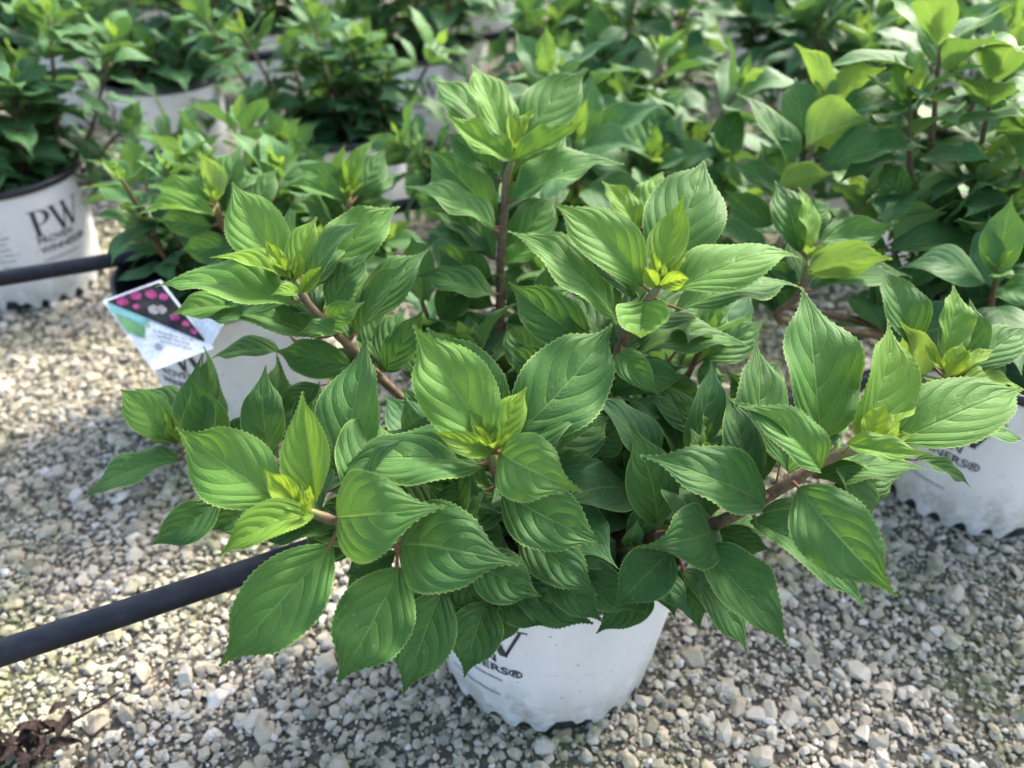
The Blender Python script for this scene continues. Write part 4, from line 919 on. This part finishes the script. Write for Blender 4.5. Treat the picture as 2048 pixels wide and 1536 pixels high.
SHOOTS = [  # plant, shoot tip, leaf scale
  ('pw',(-0.8526,1.3489,0.3246),1.00),
  ('pw',(-0.6985,1.4143,0.4297),1.00),
  ('pw',(-0.7828,1.3833,0.4750),1.05),
  ('pw',(-0.6959,1.3613,0.2900),0.72),
  ('pw',(-0.5869,1.3472,0.2900),0.75),
  ('big',(-0.4917,1.5054,0.3073),0.80),
  ('tag',(-0.4788,0.8783,0.3855),0.70),
  ('pw',(-0.8552,1.3475,0.4041),0.90),
  ('big',(-0.4029,1.2932,0.2900),0.70),
  ('tag',(-0.4317,0.9060,0.3845),0.60),
  ('tag',(-0.4463,0.8982,0.3216),0.70),
  ('tag',(-0.4785,0.8785,0.3371),0.65),
  ('big',(-0.5043,1.4998,0.4207),1.00),
  ('big',(-0.3786,1.5442,0.4550),1.00),
  ('big',(-0.2945,1.5614,0.3995),1.00),
  ('big',(-0.3243,1.5564,0.3126),0.90),
  ('big',(-0.1410,1.5692,0.3843),1.00),
  ('big',(-0.5596,1.4722,0.4593),0.90),
  ('big',(-0.2427,1.5674,0.3431),0.90),
  ('mid',(0.1691,1.1801,0.3511),0.90),
  ('mid',(0.2837,1.1520,0.3331),0.90),
  ('mid',(0.1244,1.1613,0.2900),0.90),
  ('mid',(0.2201,1.1613,0.2900),0.80),
  ('mid',(-0.1492,1.1382,0.3300),0.80),
  ('mid',(-0.1215,1.1492,0.2945),0.80),
  ('mid',(0.3313,1.1328,0.3005),0.80),
  ('mid',(0.0766,1.0216,0.2900),0.70),
  ('mid',(0.2715,1.0216,0.2900),0.80),
  ('c3',(0.3637,1.7705,0.3966),1.05),
  ('c3',(0.4167,1.7532,0.3089),1.00),
  ('midr',(0.5473,1.5020,0.4457),1.05),
  ('midr',(0.4632,1.5161,0.3279),0.90),
  ('midr',(0.6355,1.4771,0.4253),1.00),
  ('midr',(0.4941,1.3613,0.2900),0.80),
  ('midr',(0.5642,1.2304,0.2900),0.80),
  ('right',(0.4738,0.8936,0.5468),1.05),
  ('right',(0.5371,0.8706,0.5159),1.05),
  ('right',(0.5328,0.8290,0.4130),1.00),
  ('right',(0.5771,0.8046,0.3692),1.00),
  ('right',(0.5436,0.8236,0.3291),0.95),
  ('right',(0.4231,0.8671,0.3678),0.90),
  ('right',(0.5701,0.8245,0.4541),1.00),
  ('right',(0.4438,0.8621,0.4864),0.95),
  ('tag',(-0.3032,0.9518,0.3676),0.85),
  ('tag',(-0.3548,0.9382,0.3526),0.80),
  ('tag',(-0.2534,0.9060,0.2900),0.80),
  ('tag',(-0.1676,0.9060,0.2900),0.80),
  ('mid',(-0.1714,1.1281,0.3258),1.00),
  ('mid',(-0.0861,0.9695,0.2900),0.90),
  ('mid',(-0.0494,1.1707,0.3655),1.00),
  ('mid',(0.3293,1.0216,0.2900),1.00),
  ('mid',(0.2150,1.1717,0.3499),1.00),
  ('c3',(0.0953,1.8066,0.3799),1.00),
  ('c3',(0.2282,1.7990,0.3712),1.00),
  ('c3',(0.1481,1.7027,0.2900),0.90),
  ('c3',(-0.0270,1.7963,0.3201),0.90),
  ('c3',(0.3124,1.7838,0.2911),0.90),
  ('d3',(0.5859,2.1095,0.3464),1.00),
  ('d3',(0.9188,1.9953,0.3666),1.00),
]


PLANTS = {}
POT_Z = .004                                   # pots stand on the stones
def plant(key, x, y, az, label, group=None, full=True):
    root = empty('potted_hydrangea', (x, y, POT_Z))
    tag(root, label, 'potted plant', group)
    make_pot(root, az, full=full, side=(key == 'pw'))
    PLANTS[key] = (root, x, y)
    return root

G_ROW = 'hydrangeas in white nursery pots'
plant('main', .038, .50, -123, 'full leafy hydrangea in a dirty white pot standing alone on open gravel, fully in view', G_ROW)
plant('right', .62, .75, -143, 'hydrangea with glowing yellow green backlit leaves beside the full leafy plant', G_ROW)
plant('tag', -.405, .93, -106, 'hydrangea whose white pot carries a picture tag with pink blooms at its rim', G_ROW)
plant('pw', -.93, 1.30, -25, 'hydrangea in white pot with a large black letter P facing out', G_ROW)
plant('mid', .17, 1.18, -100, 'hydrangea with small upright shoots directly behind the tall centre stem of the full plant', G_ROW)
plant('midr', .745, 1.43, -120, 'hydrangea hidden behind the yellow green backlit plant, only upper shoots showing', G_ROW)
plant('big', -.355, 1.55, -75, 'dark leafed hydrangea with bare soil showing between its foliage and the pot rim', G_ROW)
plant('c3', .22, 1.80, -60, 'tall reddish stemmed hydrangea behind the plant with small upright shoots', G_ROW)
plant('d3', .80, 2.05, -90, 'hydrangea standing next in line beyond the tall reddish stemmed one', G_ROW)
back_spots = []
for r_ in range(3, 9):
    for c_ in range(-4, 6):
        x = -.93 + .575 * c_ + .08 * (r_ - 2) + rnd.uniform(-.03, .03)
        y = 1.30 + .25 * c_ + .63 * (r_ - 2) + rnd.uniform(-.03, .03)
        if y < 3.75 and abs(x) < .62 * y + .30 and y > 1.7:
            back_spots.append((x, y, r_))
for c_ in (-2, -1, 3, 4):                       # the ends of the third row
    x, y = -.93 + .575 * c_, 1.30 + .25 * c_
    if abs(x) < .7 * y + .3 and c_ > 0:
        back_spots.append((x, y, 2))
for i, (x, y, r_) in enumerate(back_spots):
    plant('back%d' % i, x, y, rnd.uniform(-160, -20), 'hydrangea in a white pot in the blurred rows at the back of the nursery bed', 'potted hydrangeas in the back rows', full=(y < 2.7))

stem_objs = {}
def add_stem(key, pts, r0, r1):
    root, x, y = PLANTS[key]
    off = Vector((x, y, POT_Z))
    return obj('stem', tube_mesh('stem', [Vector(p) - off for p in pts], r0, r1), parent=root)

for key, sh, pts, r0, r1 in STEMS:
    stem_objs[(key, sh)] = add_stem(key, pts, r0, r1)

for i, (key, sh, B, T_, N_, Q, W, age_tone, bow, fold, tip) in enumerate(LEAVES):
    root, x, y = PLANTS[key]
    off = Vector((x, y, POT_Z))
    B = Vector(B); T_ = Vector(T_); N_ = Vector(N_)
    M_ = frame(B, T_, N_)
    L_ = (T_ - B).length
    near = key == 'main'
    # tip curl lifts or drops the tip; keep the measured tip by aiming the chord at it
    pet = M_.inverted() @ Vector(Q)
    if pet.length > .06: pet = Vector((-.015, 0, -.004))
    rs_ = random.Random(i)
    mesh = leaf_mesh('leaf', L_, W, bow, fold * 1.65, tip, seed=100 + i, ns=75 if near else 36, nh=6 if near else 4, petiole=pet,
                     sweep=rs_.uniform(-.07, .07), twist=rs_.uniform(-.25, .25))
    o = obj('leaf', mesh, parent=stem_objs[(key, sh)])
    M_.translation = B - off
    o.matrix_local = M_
    o['age_tone'] = float(min(1, max(0, age_tone + rs_.uniform(-.03, .03))))

# a stock of leaves for the plants that are out of focus
POOL = []
for i in range(16):
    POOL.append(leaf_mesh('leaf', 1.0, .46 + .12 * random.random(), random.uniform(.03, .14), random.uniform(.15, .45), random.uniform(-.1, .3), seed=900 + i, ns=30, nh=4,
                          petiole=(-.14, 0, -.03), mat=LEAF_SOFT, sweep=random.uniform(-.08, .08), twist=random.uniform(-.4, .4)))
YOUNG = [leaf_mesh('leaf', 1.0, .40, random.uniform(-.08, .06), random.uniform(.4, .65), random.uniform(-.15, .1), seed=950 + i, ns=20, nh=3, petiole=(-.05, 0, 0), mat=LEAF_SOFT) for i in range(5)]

YOUNG_NEAR = [leaf_mesh('leaf', 1.0, .42, random.uniform(-.06, .06), random.uniform(.5, .8), random.uniform(-.15, .1), seed=980 + i, ns=28, nh=4, petiole=(-.05, 0, 0)) for i in range(5)]
OLD_NEAR = [leaf_mesh('leaf', 1.0, .46 + .08 * random.random(), random.uniform(.04, .14), random.uniform(.3, .6), random.uniform(-.1, .3), seed=1000 + i, ns=60, nh=5,
                      petiole=(-.14, 0, -.03), sweep=random.uniform(-.08, .08), twist=random.uniform(-.4, .4)) for i in range(8)]
def place_leaf(st, off, b, d, nn, L_, me_, age_tone, wid=1.0):
    lo = bpy.data.objects.new('leaf', me_)
    link(lo, st)
    lo.matrix_local = frame(b - off, b - off + d, nn) @ Matrix.Diagonal((L_, L_ * wid, L_, 1))
    lo['age_tone'] = float(age_tone)

for q_, (key, sh, pts, r0, r1) in enumerate(STEMS):
    rg = random.Random(700 + q_)
    root, px, py = PLANTS[key]
    off = Vector((px, py, POT_Z))
    st = stem_objs[(key, sh)]
    P_ = [Vector(p) for p in pts]
    ax = (P_[0] - P_[1]).normalized()
    ax = (ax + Vector((0, 0, .9))).normalized()
    sx_ = ax.cross(Vector((.31, .87, .1))).normalized(); sy_ = ax.cross(sx_)
    for k in range(6):
        a = k * 2.4 + rg.uniform(-.3, .3)
        out = sx_ * math.cos(a) + sy_ * math.sin(a)
        el = R((82, 74, 68, 60, 55, 50)[k] + rg.uniform(-6, 6))
        d = (out * math.cos(el) + ax * math.sin(el)).normalized()
        nn = (ax * math.cos(el) - out * math.sin(el)).normalized()
        place_leaf(st, off, P_[0] + d * .002, d, nn, (.014, .018, .021, .025, .028, .030)[k] * rg.uniform(.85, 1.1), rg.choice(YOUNG_NEAR), (.82, .78, .72, .64, .56, .50)[k], rg.uniform(.9, 1.2))
    for i in range(1, len(P_) - 1):
        ax2 = (P_[i - 1] - P_[i + 1]).normalized()
        sx2 = ax2.cross(Vector((.31, .87, .1))).normalized(); sy2 = ax2.cross(sx2)
        for k in range(3):
            a = rg.uniform(0, 6.28)
            out = sx2 * math.cos(a) + sy2 * math.sin(a)
            if out.y < -.1: out = -out                     # the front of the stem is already leafed
            el = R(rg.uniform(0, 30))
            d = (out * math.cos(el) + ax2 * math.sin(el) * .5 + Vector((0, 0, .1))).normalized()
            nn = (Vector((0, 0, 1)) + Vector((rg.uniform(-.3, .3), rg.uniform(-.5, .1), 0))).normalized()
            L_ = rg.uniform(.055, .085)
            place_leaf(st, off, P_[i] + d * L_ * .14, d, nn, L_, rg.choice(OLD_NEAR), rg.uniform(0, .12))

def shoot(key, apex, scale=1.0, nodes=7, seed=0, foot=None, old=0.0):
    """one upright shoot with leaves in pairs and threes at the nodes, young ones at the tip"""
    rg = random.Random(seed)
    root, px, py = PLANTS[key]
    apex = Vector(apex)
    c = Vector((px, py, .185))
    h = Vector((apex.x - px, apex.y - py, 0))
    ft = c + h * .28 + Vector((rg.uniform(-.02, .02), rg.uniform(-.02, .02), 0))
    if (ft - c).length > .1: ft = c + (ft - c).normalized() * .1
    up = (apex - ft)
    m1 = ft + up * .35 + h * .10 + Vector((0, 0, -.01))
    m2 = ft + up * .72 + h * .06
    off = Vector((px, py, POT_Z))
    pts = [apex, m2, m1, ft]
    st = obj('stem', tube_mesh('stem', [p - off for p in pts], .0042, .0022, sides=6), parent=root)
    P_ = [Vector(p) for p in pts]
    def at(t):                                   # distance fraction from the tip
        f = t * 3; i = min(int(f), 2); f -= i
        return P_[i].lerp(P_[i + 1], f)
    ln = up.length
    rot0 = rg.uniform(0, 6.28)
    dist = 0.0
    for k in range(nodes):
        gap = (.004, .010, .020, .030, .034, .036, .036, .036)[min(k, 7)] * (0.7 + .3 * scale)
        dist += gap
        t = dist / ln
        if t > .93: break
        p = at(t)
        ax = (at(max(t - .08, 0)) - at(min(t + .08, 1))).normalized()
        sx_ = ax.cross(Vector((.31, .87, .1))).normalized(); sy_ = ax.cross(sx_)
        cnt = 2 if k < 2 else rg.choice((2, 3, 3))
        for j in range(cnt):
            a = rot0 + k * (math.pi / cnt if cnt == 2 else 1.05) + j * 2 * math.pi / cnt + rg.uniform(-.2, .2)
            out = sx_ * math.cos(a) + sy_ * math.sin(a)
            L_ = (.026, .052, .080, .095, .095, .090, .085, .08)[min(k, 7)] * scale * rg.uniform(.85, 1.15)
            elev = R((72, 55, 40, 26, 14, 6, 0, -8)[min(k, 7)] + rg.uniform(-12, 12))
            d = (out * math.cos(elev) + ax * math.sin(elev)).normalized()
            d = (d + Vector((0, 0, -.06 * k * .5))).normalized()
            nn = (ax * math.cos(elev) - out * math.sin(elev)).normalized()
            nn = (nn + Vector((rg.uniform(-.25, .25), rg.uniform(-.25, .25), 0))).normalized()
            me_ = rg.choice(YOUNG) if k < 2 else rg.choice(POOL)
            b = p + d * L_ * (.13 if k >= 2 else .04)
            if key == 'main' and (b + d * L_).y < py - .09 and (b + d * L_).z < .25:
                continue                                  # nothing hangs down over the printed front of this pot
            lo = bpy.data.objects.new('leaf', me_)
            link(lo, st)
            M_ = frame(b - off, b - off + d, nn)
            lo.matrix_local = M_ @ Matrix.Diagonal((L_, L_ * rg.uniform(.9, 1.15), L_, 1))
            lo['age_tone'] = max(0.0, min(1.0, (.88, .66, .36, .20, .10, .05, .02, 0)[min(k, 7)] - old + rg.uniform(-.06, .06)))
    return st

for i, (key, apex, sc) in enumerate(SHOOTS):
    shoot(key, apex, sc, nodes=8, seed=300 + i, old=0.0 if key == 'right' else .16)
# low inner shoots that fill the plants
def fill(key, n, z0, z1, spread, sc, seed, nodes=6, yb=0.0, old=.26):
    rg = random.Random(seed)
    root, px, py = PLANTS[key]
    for k in range(n):
        a = 6.283 * (k + rg.uniform(-.3, .3)) / n
        r = spread * rg.uniform(.45, 1.0)
        shoot(key, (px + r * math.cos(a), py + r * math.sin(a) + yb, rg.uniform(z0, z1)), sc * rg.uniform(.85, 1.1), nodes, seed * 50 + k, old=old)
fill('main', 8, .26, .31, .10, .80, 1, 6, .03, .6)
fill('main', 11, .29, .37, .18, .95, 11, 8, .06, .6)
fill('main', 9, .27, .32, .15, .85, 12, 8, .02, .6)
fill('right', 10, .30, .44, .18, 1.05, 2, 8)
fill('tag', 8, .28, .38, .13, .95, 3, 7, .10)
fill('pw', 11, .29, .46, .18, 1.05, 4, 8, .05)
fill('mid', 13, .28, .44, .21, 1.15, 5, 8)
fill('midr', 13, .30, .50, .23, 1.25, 6, 8)
fill('big', 12, .28, .42, .14, 1.0, 7, 8, .10)
fill('c3', 13, .30, .54, .23, 1.25, 8, 8)
fill('d3', 13, .32, .54, .23, 1.25, 9, 8)
for i, (x, y, r_) in enumerate(back_spots):
    near_ = y < 2.9
    fill('back%d' % i, 13 if near_ else 9, .28, .54 if near_ else .40, .22, 1.25, 20 + i, 8 if near_ else 6, .06)

# ------------------------------------------------------------------ irrigation pipes lying over the pot rims
def pipe(y_at_0, slope, x0, x1, z, r, label, seed):
    rs_ = random.Random(seed)
    pts, n = [], 26
    for i in range(n + 1):
        x = x0 + (x1 - x0) * i / n
        pts.append((x, y_at_0 + slope * x + .006 * math.sin(x * 5 + seed), z + .003 * math.sin(x * 7 + seed)))
    P_ = [Vector(p) for p in pts]
    verts, faces, sides = [], [], 20
    for i, p in enumerate(P_):
        d = (P_[min(i + 1, n)] - P_[max(i - 1, 0)]).normalized()
        xx = d.cross(Vector((0, 0, 1))).normalized(); yy = xx.cross(d)
        for k in range(sides):
            a = 6.28318 * k / sides
            verts.append(p + xx * r * math.cos(a) + yy * r * math.sin(a))
    for i in range(n):
        for k in range(sides):
            faces.append((i * sides + k, i * sides + (k + 1) % sides, (i + 1) * sides + (k + 1) % sides, (i + 1) * sides + k))
    o = obj('irrigation_pipe', mesh_from('irrigation_pipe', verts, faces), PIPE)
    tag(o, label, 'pipe', 'black irrigation pipes along the pot rows')
pipe(.483, .432, -1.0, 1.6, .2420, .0102, 'black irrigation pipe crossing open gravel to the rim of the full leafy plant', 1)
pipe(1.178, .435, -1.6, 2.2, .2420, .0105, 'black irrigation pipe passing in front of the pot with the large letter P', 2)
for r_ in (3, 4):
    pipe(1.30 + .93 * .435 + .63 * (r_ - 2) - .08 * (r_ - 2) * .435 + .05, .435, -2.4, 2.8, .2425, .0125, 'black irrigation pipe over the pots of the blurred rows at the back', r_ + 3)

# ------------------------------------------------------------------ picture tag
def picture_tag():
    TL, TR, BL = Vector((-0.4974, 0.7859, 0.2600)), Vector((-0.4311, 0.8100, 0.2756)), Vector((-0.4181, 0.7066, 0.2122))
    root = empty('plant_tag', TL)
    tag(root, 'white plastic plant tag printed with pink blooms at the edge of a pot', 'plant tag')
    ex = (TR - TL); ey = (BL - TL)
    nz = ex.cross(ey); nz = -nz.normalized() if nz.z > 0 and False else nz.normalized()
    if nz.z < 0: nz = -nz
    def P_(s, t, h=0.0):
        return ex * s + ey * t + nz * h
    def sheet(name, outline, h, mat, parent, cuts=2):
        bm = bmesh.new()
        vsn = [bm.verts.new((s, t, 0)) for s, t in outline]
        bm.faces.new(vsn)
        bmesh.ops.triangulate(bm, faces=bm.faces[:])
        bmesh.ops.subdivide_edges(bm, edges=bm.edges[:], cuts=cuts, use_grid_fill=True)
        for v in bm.verts:
            v.co = P_(v.co.x, v.co.y, h)
        me_ = bpy.data.meshes.new(name); bm.to_mesh(me_); bm.free()
        me_.materials.append(mat)
        return link(bpy.data.objects.new(name, me_), parent)
    white = mat_plain('tag_white', (0.58, 0.60, 0.62), 0.6)
    dark = mat_plain('tag_photo_dark', (0.016, 0.014, 0.018), 0.7, 0.0, 60.0, (0.035, 0.035, 0.035), .15)
    teal = mat_plain('tag_teal', (0.13, 0.30, 0.30), 0.7, spec=.2)
    green = mat_plain('tag_green', (0.10, 0.24, 0.09), 0.35)
    pink = mat_plain('tag_pink', (0.20, 0.018, 0.09), 0.7, 0.0, 260.0, (0.36, 0.09, 0.22), .15)
    pale = mat_plain('tag_pale_bloom', (0.22, 0.20, 0.19), 0.7, 0.0, 260.0, (0.42, 0.40, 0.38), .15)
    card = sheet('card', [(0, 0), (1, 0), (1, 1), (0, 1)], 0.0, white, root, 5)
    sol = card.modifiers.new('thickness', 'SOLIDIFY'); sol.thickness = .0006; sol.offset = -1
    ph = sheet('photo_panel', [(.05, .03), (.95, .03), (.97, .86), (.94, .90)], .0016, dark, root, 4)
    blooms = [(.26, .10, .10, pink), (.50, .09, .10, pink), (.72, .14, .10, pink), (.40, .22, .06, pink), (.60, .33, .10, pale), (.70, .36, .09, pale), (.86, .22, .08, pink), (.80, .50, .085, pink), (.88, .62, .07, pink), (.91, .74, .06, pink)]
    for s, t, r_, m_ in blooms:
        r_ *= .86
        o = [(s + r_ * (1 + .12 * math.sin(k * 2.6)) * math.cos(k * .5236), t + r_ * .72 * (1 + .12 * math.cos(k * 3.1)) * math.sin(k * .5236)) for k in range(12)]
        sheet('blossom', o, .0022, m_, ph, 1)
    sheet('teal_stripe', [(.03, .05), (.46, .42), (.32, .46), (.03, .17)], .0016, teal, root)
    sheet('green_corner', [(.03, .19), (.31, .48), (.20, .62), (.03, .46)], .0016, green, root)
    rs_ = random.Random(5)
    for row in range(3):
        cx = .38
        while cx < .80 - row * .06:
            w = rs_.uniform(.02, .05)
            t0 = .54 + .66 * (cx - .38) + row * .075
            if t0 < .93:
                sheet('lettering', [(cx, t0), (cx + w, t0 + .66 * w), (cx + w, t0 + .66 * w + .035), (cx, t0 + .035)], .0016, INKG, root, 1)
            cx += w + .015
    o = [(.30 + .055 * math.cos(k * .5236), .76 + .05 * math.sin(k * .5236)) for k in range(12)]
    em = sheet('emblem', o, .0016, INKG, root, 1)
    o = [(.37 + .03 * math.cos(k * .5236), .54 + .03 * math.sin(k * .5236) - .06) for k in range(12)]
    sheet('green_dot', o, .0018, mat_plain('tag_leaf_green', (0.22, 0.42, 0.12), 0.4), root, 1)
    # stake that holds the tag in the soil
    st = bmesh.new()
    a = P_(1.0, .55, -.0008); b = P_(1.0, .95, -.0008)
    c = Vector((-.40, .905, .19)) - TL; w = (b - a) * .35
    top = [a, b]; midp = (P_(1.35, .72, .012))
    v = [st.verts.new(p) for p in (a, b, midp + w * .9, midp - w * .5, c + w * .25, c - w * .2)]
    st.faces.new((v[0], v[1], v[2], v[3])); st.faces.new((v[3], v[2], v[4], v[5]))
    me_ = bpy.data.meshes.new('stake'); st.to_mesh(me_); st.free(); me_.materials.append(white)
    so = link(bpy.data.objects.new('stake', me_), root)
    sm = so.modifiers.new('thickness', 'SOLIDIFY'); sm.thickness = .0008
picture_tag()

# ------------------------------------------------------------------ withered weed on the gravel
def dry_weed():
    root = empty('withered_weed', (-.462, .368, .004))
    tag(root, 'withered reddish brown weed with curled dry leaves lying on gravel', 'dry weed')
    m_ = mat_plain('dry_leaf', (0.022, 0.014, 0.012), 0.85, 0.5, 250.0, (0.062, 0.040, 0.033), .2)
    rg = random.Random(3)
    st = obj('stem', tube_mesh('stem', [(.07, .05, .02), (.03, .02, .014), (-.03, -.01, .008), (-.07, -.03, .004)], .0022, .0012), parent=root)
    st.data.materials[0] = m_
    for k in range(46):
        L_ = rg.uniform(.012, .030)
        me_ = leaf_mesh('dry_leaf', L_, L_ * rg.uniform(.35, .6), rg.uniform(.1, .4), rg.uniform(.3, 1.1), rg.uniform(-.8, .8), seed=2000 + k, ns=14, nh=3, teeth=False, twist=rg.uniform(-2, 2))
        me_.materials[0] = m_
        o = obj('dry_leaf', me_, parent=root)
        o.location = (rg.gauss(0, .024), rg.gauss(0, .018), rg.uniform(.003, .020))
        o.rotation_euler = (rg.uniform(-.7, .7), rg.uniform(-.5, .3), rg.uniform(0, 6.28))
dry_weed()
